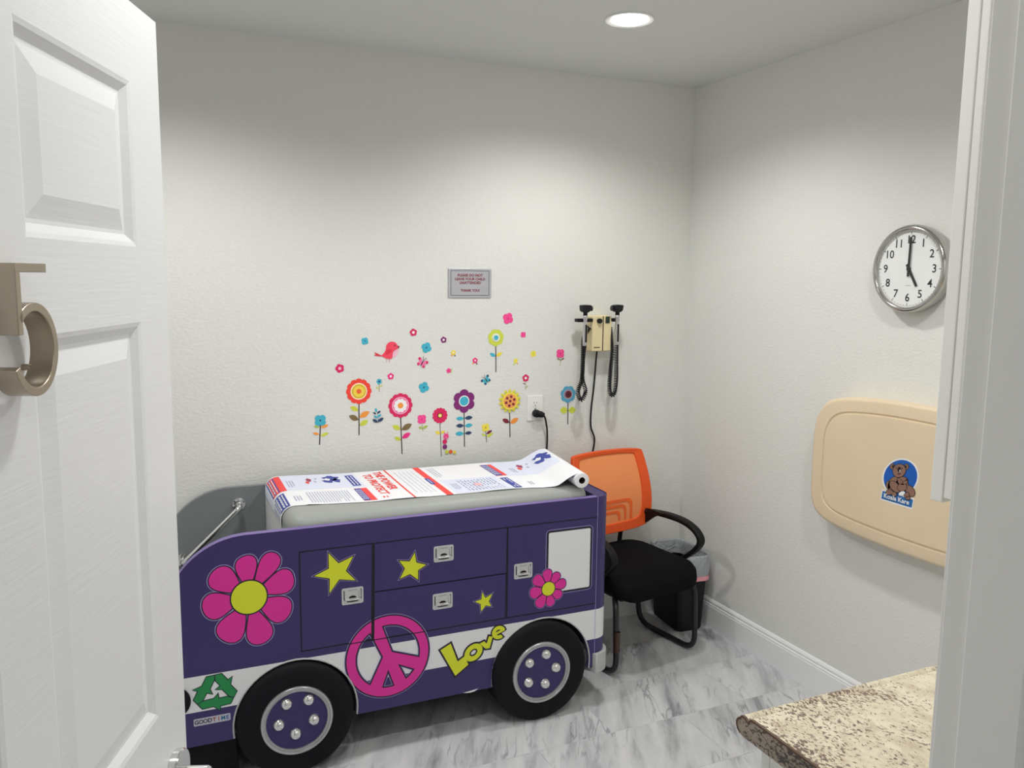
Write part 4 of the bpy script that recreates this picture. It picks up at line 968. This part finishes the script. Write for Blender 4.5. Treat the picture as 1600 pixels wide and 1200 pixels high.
for s, hx in ((-1, -.1040), (1, .0630)):
    # cradle, handle, head, coil: all hang from the housing
    b = MB(); xa, xb = (hx - .028, -.050) if s < 0 else (.050, hx + .026)
    b.prism(rrect(xa, xb, .0545, .0705, .004, 3), W, .050, .078, M_BLACK); b.build('cradle', dia, bevel=.002)
    h = MB(); pt = lambda x, y, z: (hx + x, -.100 - y, z)
    h.lathe([(0, -.052), (.0085, -.050), (.0105, -.040), (.0110, .030), (.0085, .050), (.0085, .066), (.0115, .072), (.0115, .082), (.0075, .088), (0, .088)], lambda x, y, z: pt(x, y, z), M_STEEL, 20)
    h.box(hx - .004, hx + .004, -.1115, -.1085, -.035, .045, M_BLACK)
    ho = h.build('handle', dia, smooth=True, angle=40)
    e = MB(); e.lathe([(0, .080), (.0095, .082), (.0105, .100), (0, .104)], lambda x, y, z: pt(x, y, z), M_BLACK, 16)
    e.prism(smooth_poly([(-.020, .100), (.018, .100), (.0235, .128), (.021, .133), (-.021, .133), (-.0235, .126)], 1), lambda x, z, w: pt(x * 1.0, -w, z), -.016, .016, M_BLACK)
    e.lathe([(.004, .0), (.0065, .014), (.0125, .026), (.0125, .028), (0, .028)], lambda x, y, z: pt(s * -.012 + s * -z * .75 + 0 * x, -x, .117 + y), M_FRAME, 14)
    e.build('instrument_head', ho, bevel=.002, smooth=True, angle=45)
    if s < 0: path = spline([(hx, -.100, -.050), (hx - .004, -.096, -.10), (hx - .005, -.09, -.20), (hx - .022, -.085, -.262), (hx - .003, -.085, -.300), (hx + .019, -.083, -.262), (hx + .003, -.08, -.20), (hx + .006, -.074, -.10), (hx + .012, -.068, -.02), (-.058, -.060, .03)], 8)
    else: path = spline([(hx, -.100, -.050), (hx + .004, -.095, -.12), (hx + .010, -.088, -.22), (hx + .003, -.085, -.280), (hx - .014, -.085, -.282), (hx - .022, -.083, -.25), (hx - .017, -.08, -.17), (hx - .006, -.074, -.09), (.054, -.066, -.02), (.0500, -.060, .03)], 8)
    c = coil(path, .0082, 74, .0026, M_BLACK); c.build('coiled_cord', dia, smooth=True)
b = MB(); b.tube(spline([(.000, -.035, -.075), (-.001, -.030, -.10), (-.007, -.022, -.25), (-.0150, -.016, -.36), (-.0130, -.014, -.44), (.0090, -.012, -.50), (.0020, -.010, -.565), (-.02, -.008, -.66)], 8), .0042, M_BLACK, 10); b.build('power_cord', dia, smooth=True)

# ------------------------------------------------------------------ clock
ck = thing('wall_clock', 'round chrome wall clock with white dial reading five o\'clock', 'clock', (R, 2.040, 1.703))
CK = lambda a, z, w: (-w, -a, z)
b = MB(); b.lathe([(.118, .0005), (.142, .006), (.149, .018), (.1505, .034), (.1490, .046), (.1450, .0530), (.1400, .0560), (.1350, .0555), (.1315, .052), (.1305, .046), (.1305, .040)], lambda x, y, h: CK(x, y, h), M_CHROME, 72); b.mats = [mat('dark_chrome', (.50, .49, .47, 1), .16, 1.0)]; b.build('bezel', ck, smooth=True, angle=60)
b = MB(); b.lathe([(0, .042), (.131, .042)], lambda x, y, h: CK(x, y, h), mat('clock_dial', (.84, .85, .84, 1), .5), 64); dial = b.build('dial', ck)
b = MB()
for k in range(60):
    a = 2 * pi * k / 60; r0, r1, hw = (.1165, .1265, .0011) if k % 5 == 0 else (.1225, .1262, .0005)
    d = Vector((sin(a), cos(a))); p = Vector((d.y, -d.x)) * hw
    b.add([CK(*(d * r0 - p), .0424), CK(*(d * r1 - p), .0424), CK(*(d * r1 + p), .0424), CK(*(d * r0 + p), .0424)], [(0, 1, 2, 3)], M_BLACK)
b.ring(circ(0, 0, .1268, 64), circ(0, 0, .1258, 64), CK, .0424, mat('grey_ring', (.35, .35, .35, 1), .5))
for k in range(1, 13):
    a = 2 * pi * k / 12; put_text(b, str(k), .0385, CK, .0425, M_BLACK, at=(.0985 * sin(a), .0985 * cos(a)), bold=.013, xs=1.0)
b.add([CK(-.012, -.056, .0424), CK(.010, -.056, .0424), CK(.010, -.0575, .0424), CK(-.012, -.0575, .0424)], [(0, 1, 2, 3)], mat('grey_ring', (0, 0, 0, 1)))
b.build('numerals', dial, recalc=False)
def hand(name, ang, l0, l1, w0, w1, h):
    a = radians(ang); d = Vector((sin(a), cos(a))); p = Vector((d.y, -d.x)); b = MB()
    q = [d * -l0 - p * w0, d * -l0 + p * w0, d * l1 + p * w1, d * l1 - p * w1]
    b.prism([(v.x, v.y) for v in q], CK, h, h + .0012, M_BLACK); return b.build(name, ck)
hand('hour_hand', 149.5, .018, .068, .0050, .0046, .0440); hand('minute_hand', 1.0, .026, .108, .0042, .0040, .0458)
b = MB(); b.lathe([(.0075, .043), (.0075, .0478), (0, .0484)], lambda x, y, h: CK(x, y, h), M_BLACK, 20); b.build('hub', ck)
g = bpy.data.materials.new('clear_glass'); g.use_nodes = True; nt = g.node_tree; nt.nodes.remove(nt.nodes['Principled BSDF'])
mx = nt.nodes.new('ShaderNodeMixShader'); tr = nt.nodes.new('ShaderNodeBsdfTransparent'); gl = nt.nodes.new('ShaderNodeBsdfGlossy'); gl.inputs['Roughness'].default_value = .03
fz = nt.nodes.new('ShaderNodeValue'); fz.outputs[0].default_value = .05
nt.links.new(fz.outputs[0], mx.inputs[0]); nt.links.new(tr.outputs[0], mx.inputs[1]); nt.links.new(gl.outputs[0], mx.inputs[2]); nt.links.new(mx.outputs[0], nt.nodes['Material Output'].inputs['Surface'])
b = MB(); b.lathe([(0, .0545), (.07, .0535), (.131, .0495)], lambda x, y, h: CK(x, y, h), g, 64); b.build('glass', ck, smooth=True)

# ------------------------------------------------------------------ folding changing station on the right wall
CY, CZ = 1.940, .990
cs = thing('changing_station', 'beige plastic fold-down baby changing station on the right wall', 'changing table', (R, CY, CZ))
half = [(.4520, -.01), (.4515, .060), (.4440, .135), (.4180, .190), (.3750, .224), (.310, .242), (.20, .254), (.08, .2600), (0, .2605)]
low = [(.4520, -.01), (.4518, -.09), (.4480, -.160), (.4300, -.208), (.3900, -.236), (.3300, -.250), (.23, -.2590), (.10, -.2640), (0, -.2645)]
def outline(k, dx, dz):
    up = [tuple(p)[:2] for p in spline([(x, z, 0) for x, z in half], 4)]; lo = [tuple(p)[:2] for p in spline([(x, z, 0) for x, z in low], 4)]
    L = lo[::-1][:-1] + up                       # from bottom centre up the left side to the top centre
    full = [(x, z) for x, z in L] + [(-x, z) for x, z in L[::-1][1:-1]]
    return [(x * (1 - dx / .452), z * (1 - dz / .262)) for x, z in full]
CS = lambda a, z, w: (-w, -a, z)
b = MB(); sec = [(.014, .014, .0006), (.004, .004, .040), (0, 0, .062), (.001, .001, .078), (.006, .006, .086), (.014, .014, .0895), (.058, .050, .0905), (.0600, .052, .0865), (.0655, .0575, .0865), (.0675, .0595, .0915), (.075, .066, .0925)]
rings = [[CS(x, z, w) for x, z in outline(0, dx, dz)] for dx, dz, w in sec]; n = len(rings[0]); vs = [p for r_ in rings for p in r_]; fs = []
# the panel keeps its distance to the left edge: the groove sits lower at the top than at the bottom
for i in range(len(rings) - 1):
    for k in range(n): fs.append((i * n + k, i * n + (k + 1) % n, (i + 1) * n + (k + 1) % n, (i + 1) * n + k))
fs.append(tuple(range((len(rings) - 1) * n, len(rings) * n))); fs.append(tuple(range(n)))
b.add(vs, fs, M_BEIGE); b.build('shell', cs, smooth=True, angle=35)
b = MB(); b.box(-.0006, -.004, -.40, .40, -.20, .20, M_BEIGE); b.build('wall_mount', cs)
def KP(cx, cy): return ((cx - 530) * .000237, 1.0599 - ((cy - .268 * (cx - 520)) - 170) * .000205 - CZ)
def kp(L): return [(KP(x, y)[0] - (1.974 - CY), KP(x, y)[1]) for x, y in L]
def kell(cx, cy, rx, ry, rot=0, n=28):
    return kp(circ(cx, cy, rx, n, ry, rot=rot))
em = MB(); WW = .0928
BRN = mat('emblem_brown', rgb(128, 96, 82, 1.25), .5); DRK = mat('emblem_dark', (.01, .008, .01, 1), .5); BLU = mat('emblem_blue', rgb(20, 84, 168, 1.2), .45); BL2 = mat('emblem_banner', rgb(40, 100, 160, 1.2), .45)
L1 = [(kell(530, 498, 312, 322, n=48), M_WHITE, 0), (kp([(232, 708), (790, 856), (772, 1044), (212, 892)]), M_WHITE, 0), (kell(530, 498, 285, 298, n=48), BLU, 1), (kp([(245, 735), (775, 876), (760, 1014), (228, 870)]), BL2, 2)]
def lay(pts, m, k): em.poly(pts, CS, WW + .0002 * k, m)
for p, m, k in L1: lay(p, m, k)
def blob(cx, cy, rx, ry, rot=0, k=3, m=None, o=9):
    lay(kell(cx, cy, rx + o, ry + o, rot), DRK, k); lay(kell(cx, cy, rx, ry, rot), m or BRN, k + 1)
blob(440, 640, 110, 150, .1, 3); blob(560, 640, 120, 110, 0, 3); blob(720, 730, 62, 105, -.6, 5); blob(345, 630, 45, 70, 0, 3)
blob(385, 310, 36, 46, 0, 3); blob(625, 320, 36, 46, 0, 3); lay(kell(400, 312, 18, 28), DRK, 5); lay(kell(612, 322, 18, 28), DRK, 5)
blob(510, 385, 108, 112, 0, 5); lay(kell(510, 362, 30, 44), DRK, 7); lay(kell(524, 385, 7, 18), M_WHITE, 8); lay(kell(462, 338, 10, 12), DRK, 7); lay(kell(560, 345, 10, 12), DRK, 7); lay(kell(512, 440, 34, 8), DRK, 7)
blob(455, 660, 62, 120, -.75, 5)
blob(585, 560, 82, 66, .1, 7); lay(kell(560, 545, 9, 10), DRK, 9); lay(kell(620, 560, 9, 10), DRK, 9); lay(kell(590, 578, 12, 12), DRK, 9); blob(500, 528, 16, 16, 0, 7); blob(650, 545, 16, 16, 0, 7)
blob(580, 670, 78, 66, 0, 7); lay(kell(585, 775, 55, 36, -.4), M_WHITE, 9); blob(370, 755, 58, 42, 0, 9); blob(455, 790, 40, 36, .3, 9); blob(670, 800, 38, 44, .5, 9); blob(690, 850, 40, 26, .2, 9)
vs, fs = text2d('Koala Kare', .0230, bold=.02); w_ = max(x for x, y in vs) - min(x for x, y in vs); kx = .104 / w_
c0 = KP(500, 872)
em.add([CS(c0[0] - (1.974 - CY) + x * kx, c0[1] + y, WW + .0030) for x, y in vs], fs, M_WHITE)
em.build('emblem', cs, recalc=False)
# measured camera
CAMF = 1288.52
CAMM =  [[0.911813, 0.043167, -0.40833, 0.0], [-0.410473, 0.121107, -0.903795, 0.0], [0.010437, 0.9917, 0.128145, 1.66], [0.0, 0.0, 0.0, 1.0]]
# ------------------------------------------------------------------ orange-backed visitor chair
ch = thing('visitor_chair', 'visitor chair with orange mesh back and black seat beside the bus table', 'chair', (1.947, 3.028, 0), radians(8.7))
# local axes: x to the sitter's left as seen from the front right, -y forward
M_MESH = mat('orange_mesh', rgb(250, 138, 84, 1.2), .7, bump=(260, .25, .001))
M_MESH2 = mat('orange_mesh_dense', rgb(238, 100, 36, 1.1), .7)
def backpt(x, z, w):
    """the back: leaning, bowed sideways; w is measured towards the sitter"""
    t = (z - .50) / .36; y = .165 + .060 * t - .020 * sin(pi * max(0, min(1, t))) - .35 * x * x
    return (x, y - w, z)
out_ = [(x + .026 + (z - .5) * .03, z) for x, z in smooth_poly([(-.188, .496), (0, .484), (.188, .496), (.218, .526), (.229, .600), (.222, .720), (.204, .848), (.193, .862), (0, .868), (-.193, .862), (-.204, .848), (-.222, .720), (-.229, .600), (-.218, .526)], 2)]
inn_ = [(.026 + (x - .026) * .80, .5 + (z - .5) * .84 + .040) for x, z in out_]
b = MB(); n = len(out_); v = []
for w in (-.012, .012): v += [backpt(x, z, w) for x, z in out_] + [backpt(x, z, w * .6) for x, z in inn_]
f = []
for k in range(n):
    j = (k + 1) % n
    f += [(k, j, n + j, n + k), (2 * n + k, 2 * n + j, 3 * n + j, 3 * n + k), (k, j, 2 * n + j, 2 * n + k), (n + k, n + j, 3 * n + j, 3 * n + k)]
b.add(v, f, M_ORANGE); back = b.build('backrest', ch, smooth=True, angle=50, bevel=.003)
b = MB(); NX, NZ = 18, 40; ing = grow(inn_, .005)
zs = [z for x, z in ing]; zmin, zmax = min(zs), max(zs)
def halfw(z, sg=1):
    best = 0
    for k in range(n):
        (x0, z0), (x1, z1) = ing[k], ing[(k + 1) % n]
        if (z0 - z) * (z1 - z) <= 0 and abs(z1 - z0) > 1e-9: best = (max if sg > 0 else min)(best, x0 + (x1 - x0) * (z - z0) / (z1 - z0))
    return best
v = []; f = []
for j in range(NZ + 1):
    z = zmin + .0003 + (zmax - zmin - .0006) * (.5 - .5 * cos(pi * j / NZ)); hw = halfw(z) + .002
    lo = halfw(z, -1) - .002
    for i in range(NX + 1): v.append(backpt(lo + (hw - lo) * i / NX, z, .001))
for j in range(NZ):
    for i in range(NX): a = j * (NX + 1) + i; f.append((a, a + 1, a + NX + 2, a + NX + 1))
b.add(v, f, M_MESH); b.build('mesh_panel', back, smooth=True)
# darker nested arches woven in the lower part of the mesh
b = MB()
for hw, top, wd in ((.128, .640, .014), (.094, .614, .012), (.060, .588, .011)):
    for s in (0,):
        po = [(-hw, .540)] + [(-hw + .022 - .022 * cos(radians(a)), top - .022 + .022 * sin(radians(a))) for a in range(0, 91, 15)] + [(hw - .022 + .022 * sin(radians(a)), top - .022 + .022 * cos(radians(a))) for a in range(0, 91, 15)] + [(hw, .540)]
        pi_ = [((abs(x) - wd) * (1 if x > 0 else -1), z if z < .5405 else z - wd) for x, z in po]
        k = len(po); b.add([backpt(x + .026, z, .0030) for x, z in po] + [backpt(x + .026, z, .0030) for x, z in pi_], [(i, i + 1, k + i + 1, k + i) for i in range(k - 1)], M_MESH2)
b.build('woven_arches', back, recalc=False)
# seat
def seat_part():
    b = MB(); z0, z1 = .345, .425
    prof = [(.020, z0), (.004, z0 + .012), (0, z0 + .030), (.003, z1 - .022), (.014, z1 - .008), (.035, z1), (.10, z1 + .004)]
    rg = []
    for ins, z in prof:
        P = rrect(-.238 + ins, .238 - ins, -.245 + ins, .235 - ins, max(.02, .09 - ins * .6), 7)
        rg.append([(x, y, z - (.030 * max(0, (-y - .13) / .11) ** 2)) for x, y in P])
    n = len(rg[0]); vs = [p for r_ in rg for p in r_]; fs = []
    for i in range(len(rg) - 1):
        for k in range(n): fs.append((i * n + k, i * n + (k + 1) % n, (i + 1) * n + (k + 1) % n, (i + 1) * n + k))
    fs += [tuple(range(n - 1, -1, -1)), tuple(range((len(rg) - 1) * n, len(rg) * n))]
    b.add(vs, fs, M_BLACKF); return b.build('seat', ch, smooth=True, angle=60)
seat_part()
b = MB(); b.prism([(-.205, -.20), (.205, -.20), (.205, .20), (-.205, .20)], lambda x, y, w: (x, y, w), .325, .347, M_FRAME); b.build('seat_pan', ch, bevel=.006)
for s in (-1, 1):
    b = MB(); x = .228 * s
    b.tube(fillet([(.200 * s, -.150, .335), (x, -.192, .300), (x, -.205, .0135), (x, .165, .0135), (.205 * s, .175, .320), (.185 * s, .14, .335)], [0, .04, .075, .075, .03, 0], 8), .0125, M_FRAME, 12)
    if s < 0: b.tube([(x, -.2046, .205), (x, -.2049, .120)], .0128, mat('worn_brown', rgb(70, 42, 34), .5), 12, caps=False)
    b.build('sled_leg', ch, smooth=True, angle=60)
for s in (-1, 1):          # black brackets that carry the back
    b = MB(); b.tube(fillet([(.120 * s, .10, .336), (.120 * s, .215, .345), (.130 * s, .195, .53)], .03, 5), .011, M_FRAME, 10); b.build('back_support', ch, smooth=True)
M_ARM = mat('black_armrest', (.006, .006, .007, 1), .5, spec=.25)
def armrest(s):
    b = MB()
    path = spline([(.232 * s, .178, .560), (.238 * s, .10, .572), (.246 * s, .0, .578), (.250 * s, -.10, .572), (.251 * s, -.170, .545), (.250 * s, -.195, .505), (.246 * s, -.160, .455), (.238 * s, -.095, .400), (.225 * s, -.060, .352)], 6)
    wid = [.016, .020, .022, .022, .021, .019, .017, .015, .013]; P = [Vector(p) for p in path]; n = len(P); vs = []; fs = []; S = 12
    for i, p in enumerate(P):
        t = (P[min(i + 1, n - 1)] - P[max(i - 1, 0)]).normalized(); sx = Vector((1, 0, 0)); nn = t.cross(sx).normalized(); bx = nn.cross(t)
        u = i / (n - 1) * 8; a = int(min(7, u)); w = wid[a] + (wid[a + 1] - wid[a]) * (u - a)
        for k in range(S):
            an = 2 * pi * k / S; c, d = cos(an), sin(an); c = abs(c) ** .6 * (1 if c > 0 else -1); d = abs(d) ** .6 * (1 if d > 0 else -1)
            vs.append(p + bx * c * .019 + nn * d * w * .62)
    for i in range(n - 1):
        for k in range(S): fs.append((i * S + k, i * S + (k + 1) % S, (i + 1) * S + (k + 1) % S, (i + 1) * S + k))
    fs += [tuple(range(S - 1, -1, -1)), tuple(range((n - 1) * S, n * S))]
    b.add(vs, fs, M_ARM)
    # flat web where the arm meets the back
    b.prism([(.185, .578), (.08, .588), (.02, .586), (.08, .555), (.140, .51), (.185, .490)], lambda y, z, w: (s * (.226 + w), y, z), -.006, .006, M_ARM)
    return b.build('armrest', ch, smooth=True, angle=50)
armrest(-1); armrest(1)

# ------------------------------------------------------------------ waste bin with a clear bag
bn = thing('trash_can', 'black rectangular waste bin with a clear bag behind the orange chair', 'trash can', (2.335, 3.180, 0), radians(-5))
def rr_ring(hx, hy, r, z, wob=0.0, ph=0.0, n=8):
    out = []
    for k, (x, y) in enumerate(rrect(-hx, hx, -hy, hy, r, n)):
        g = 1 + wob * (sin(k * 1.9 + ph) + .6 * sin(k * .73 + 2 * ph)); out.append((x * g, y * g, z + wob * .25 * sin(k * 2.7 + ph)))
    return out
def loft(b, rings, m, c0=False, c1=False):
    n = len(rings[0]); vs = [p for r_ in rings for p in r_]; fs = []
    for i in range(len(rings) - 1):
        for k in range(n): fs.append((i * n + k, i * n + (k + 1) % n, (i + 1) * n + (k + 1) % n, (i + 1) * n + k))
    if c0: fs.append(tuple(range(n - 1, -1, -1)))
    if c1: fs.append(tuple(range((len(rings) - 1) * n, len(rings) * n)))
    b.add(vs, fs, m)
b = MB(); loft(b, [rr_ring(.066, .121, .03, .002), rr_ring(.070, .125, .03, .010), rr_ring(.089, .139, .035, .345), rr_ring(.092, .142, .035, .350), rr_ring(.092, .142, .035, .360), rr_ring(.086, .136, .033, .360), rr_ring(.068, .122, .03, .02)], M_BLACK, True, True)
b.build('bin_body', bn, smooth=True, angle=50)
gm = bpy.data.materials.new('clear_plastic_film'); gm.use_nodes = True; nt = gm.node_tree; pb = nt.nodes['Principled BSDF']
pb.inputs['Base Color'].default_value = (.62, .67, .70, 1); pb.inputs['Roughness'].default_value = .25
mx = nt.nodes.new('ShaderNodeMixShader'); tr = nt.nodes.new('ShaderNodeBsdfTransparent'); tr.inputs['Color'].default_value = (.9, .93, .95, 1)
nz = nt.nodes.new('ShaderNodeTexNoise'); nz.inputs['Scale'].default_value = 22; nz.inputs['Detail'].default_value = 4; nz.inputs['Distortion'].default_value = 1.5
bp = nt.nodes.new('ShaderNodeBump'); bp.inputs['Distance'].default_value = .01; bp.inputs['Strength'].default_value = .9
tc = nt.nodes.new('ShaderNodeTexCoord'); nt.links.new(tc.outputs['Object'], nz.inputs['Vector']); nt.links.new(nz.outputs['Fac'], bp.inputs['Height']); nt.links.new(bp.outputs['Normal'], pb.inputs['Normal'])
rp = nt.nodes.new('ShaderNodeMapRange'); rp.inputs['To Min'].default_value = .45; rp.inputs['To Max'].default_value = .85; nt.links.new(nz.outputs['Fac'], rp.inputs['Value'])
nt.links.new(rp.outputs[0], mx.inputs[0]); nt.links.new(tr.outputs[0], mx.inputs[1]); nt.links.new(pb.outputs[0], mx.inputs[2]); nt.links.new(mx.outputs[0], nt.nodes['Material Output'].inputs['Surface'])
bag = thing('bin_liner', 'clear plastic bag with a pink band folded over the black waste bin', 'bin bag', (2.335, 3.180, 0), radians(-5))
b = MB(); loft(b, [rr_ring(.0935, .1420, .036, .262, .004, 1.0), rr_ring(.0960, .1445, .036, .300, .007, .4), rr_ring(.0955, .1450, .036, .340, .006, .2), rr_ring(.0945, .1440, .036, .3640, .006, .9), rr_ring(.089, .139, .034, .372, .010, 2.0), rr_ring(.082, .132, .033, .362, .006, 1.1), rr_ring(.078, .128, .033, .300, .004, .3)], gm)
b.build('film', bag, smooth=True, angle=80, recalc=False)
M_BAND = mat('pink_band', rgb(232, 156, 164, 1.2), .5)
b = MB(); loft(b, [rr_ring(.0950, .1435, .036, .250, .003, 1.0), rr_ring(.0965, .1450, .036, .272, .003, 1.4)], M_BAND); b.build('pink_band', bag, smooth=True, recalc=False)

# ------------------------------------------------------------------ counter run along the door wall
cb = thing('base_cabinet', 'white base cabinet under the speckled countertop', 'cabinet', (.925, FW, 0))
b = MB(); b.box(0, R - .927, .002, .520, .10, .888, M_CAB); b.box(.01, R - .927, .002, .46, 0, .10, M_CAB); b.build('cabinet_body', cb)
for k in range(3):
    x0 = .002 + k * .507; b = MB(); b.box(x0, x0 + .503, .5235, .5440, .115, .884, M_CAB)
    dr = b.build('door', cb, bevel=.0015)
    h = MB(); xx = x0 + (.455 if k % 2 == 0 else .048); h.tube(fillet([(xx, .5445, .70), (xx, .572, .70), (xx, .572, .83), (xx, .5445, .83)], .01), .0055, M_STEEL, 10); h.build('handle', dr, smooth=True)
ct = thing('countertop', 'beige speckled laminate countertop with a rolled front edge at lower right', 'countertop', (.905, FW, 0))
pr = [(.002, .8895), (.565, .8895), (.574, .8915), (.581, .8965), (.5845, .9035), (.5845, .9110), (.581, .9170), (.575, .9205), (.5740, .9235), (.5690, .9262), (.5625, .9258), (.5580, .9225), (.5540, .9225), (.5520, .9265), (.5490, .9292), (.543, .9302), (.530, .9301), (.002, .9300)]
b = MB(); b.prism(pr, lambda y, z, w: (w, y, z), .0015, R - .907, M_GRAN, cap_a=False); b.build('top_surface', ct, smooth=True, angle=35)
b = MB(); b.prism(pr, lambda y, z, w: (w, y, z), 0, .0015, M_GRAN_SHADED, cap_b=False); b.build('end_cap', ct)
b = MB(); k = len(pr); inn = grow(pr, -.0036)
b.add([(-.0006, y, z) for y, z in pr[2:]] + [(-.0006, y, z) for y, z in inn[2:]], [(i, i + 1, k - 2 + i + 1, k - 2 + i) for i in range(k - 3)], M_SEAM)
b.add([(-.0006, y, z) for y, z in pr[2:]] + [(.0035, y, z + .0005) for y, z in pr[2:]], [(i, i + 1, k - 2 + i + 1, k - 2 + i) for i in range(k - 3)], M_SEAM)
b.build('edge_seam', ct, recalc=False)
uc = thing('wall_mounted_cabinet', 'white wall cabinet above the countertop at the right edge', 'cabinet', (.950, FW, 1.372))
b = MB(); b.box(0, R - .952, .002, .258, .008, .77, M_CAB); b.build('cabinet_body', uc)
for k in range(3):
    b = MB(); b.box(.001 + k * .499, .496 + k * .499, .2610, .2790, 0, .772, M_CAB); b.build('door', uc, bevel=.0015)

# ------------------------------------------------------------------ recessed ceiling light
lg = thing('recessed_light', 'round white recessed downlight glowing in the ceiling', 'ceiling light', (1.600, 2.580, H))
b = MB(); b.lathe([(.0860, -.0003), (.0860, -.004), (.083, -.006), (.067, -.0035), (.064, -.0015), (.0635, -.0006)], lambda x, y, h: (x, y, h), mat('light_trim', (.85, .85, .84, 1), .4), 56); b.build('trim_ring', lg, smooth=True, angle=40)
b = MB(); b.lathe([(0, -.0150), (.030, -.0135), (.052, -.009), (.0635, -.0015)], lambda x, y, h: (x, y, h), mat('glowing_lens', (1, 1, 1, 1), .4, emit=((1, .985, .96, 1), 14.0)), 48); b.build('lens', lg, smooth=True)

# ------------------------------------------------------------------ lamps
def spot(x, y, e, size=152, blend=.6, r=.06, z=H - .03, col=(1, .985, .96)):
    l = bpy.data.lights.new('downlight', 'SPOT'); l.energy = e; l.spot_size = radians(size); l.spot_blend = blend; l.shadow_soft_size = r; l.color = col
    o = bpy.data.objects.new('downlight', l); COL.objects.link(o); o.location = (x, y, z); return o
spot(1.60, 2.58, 40, z=H - .035)
spot(0.05, 2.45, 45)
spot(1.60, 1.20, 33)
spot(0.45, 1.20, 27)
l = bpy.data.lights.new('hall_fill', 'AREA'); l.shape = 'DISK'; l.size = .5; l.energy = 6; l.color = (1, .97, .94)  # unseen fill lamp, added for the hall's light on jamb and door
o = bpy.data.objects.new('hall_fill', l); COL.objects.link(o); o.location = (.2, -.7, H - .05)
w = bpy.data.worlds.new('world'); SC.world = w; w.use_nodes = True
w.node_tree.nodes['Background'].inputs['Color'].default_value = (.96, .97, 1, 1); w.node_tree.nodes['Background'].inputs['Strength'].default_value = .28

# ------------------------------------------------------------------ camera
cam = bpy.data.cameras.new('camera'); co = bpy.data.objects.new('camera', cam); COL.objects.link(co)
cam.sensor_fit = 'HORIZONTAL'; cam.sensor_width = 36; cam.lens = CAMF / 1600 * 36; cam.clip_start = .02
co.matrix_world = Matrix(CAMM)
SC.camera = co
SC.view_settings.view_transform = 'Standard'; SC.view_settings.look = 'None'; SC.view_settings.exposure = 0.0; SC.view_settings.gamma = 1.0
SC.cycles.use_denoising = True
SC.cycles.max_bounces = 10; SC.cycles.diffuse_bounces = 6
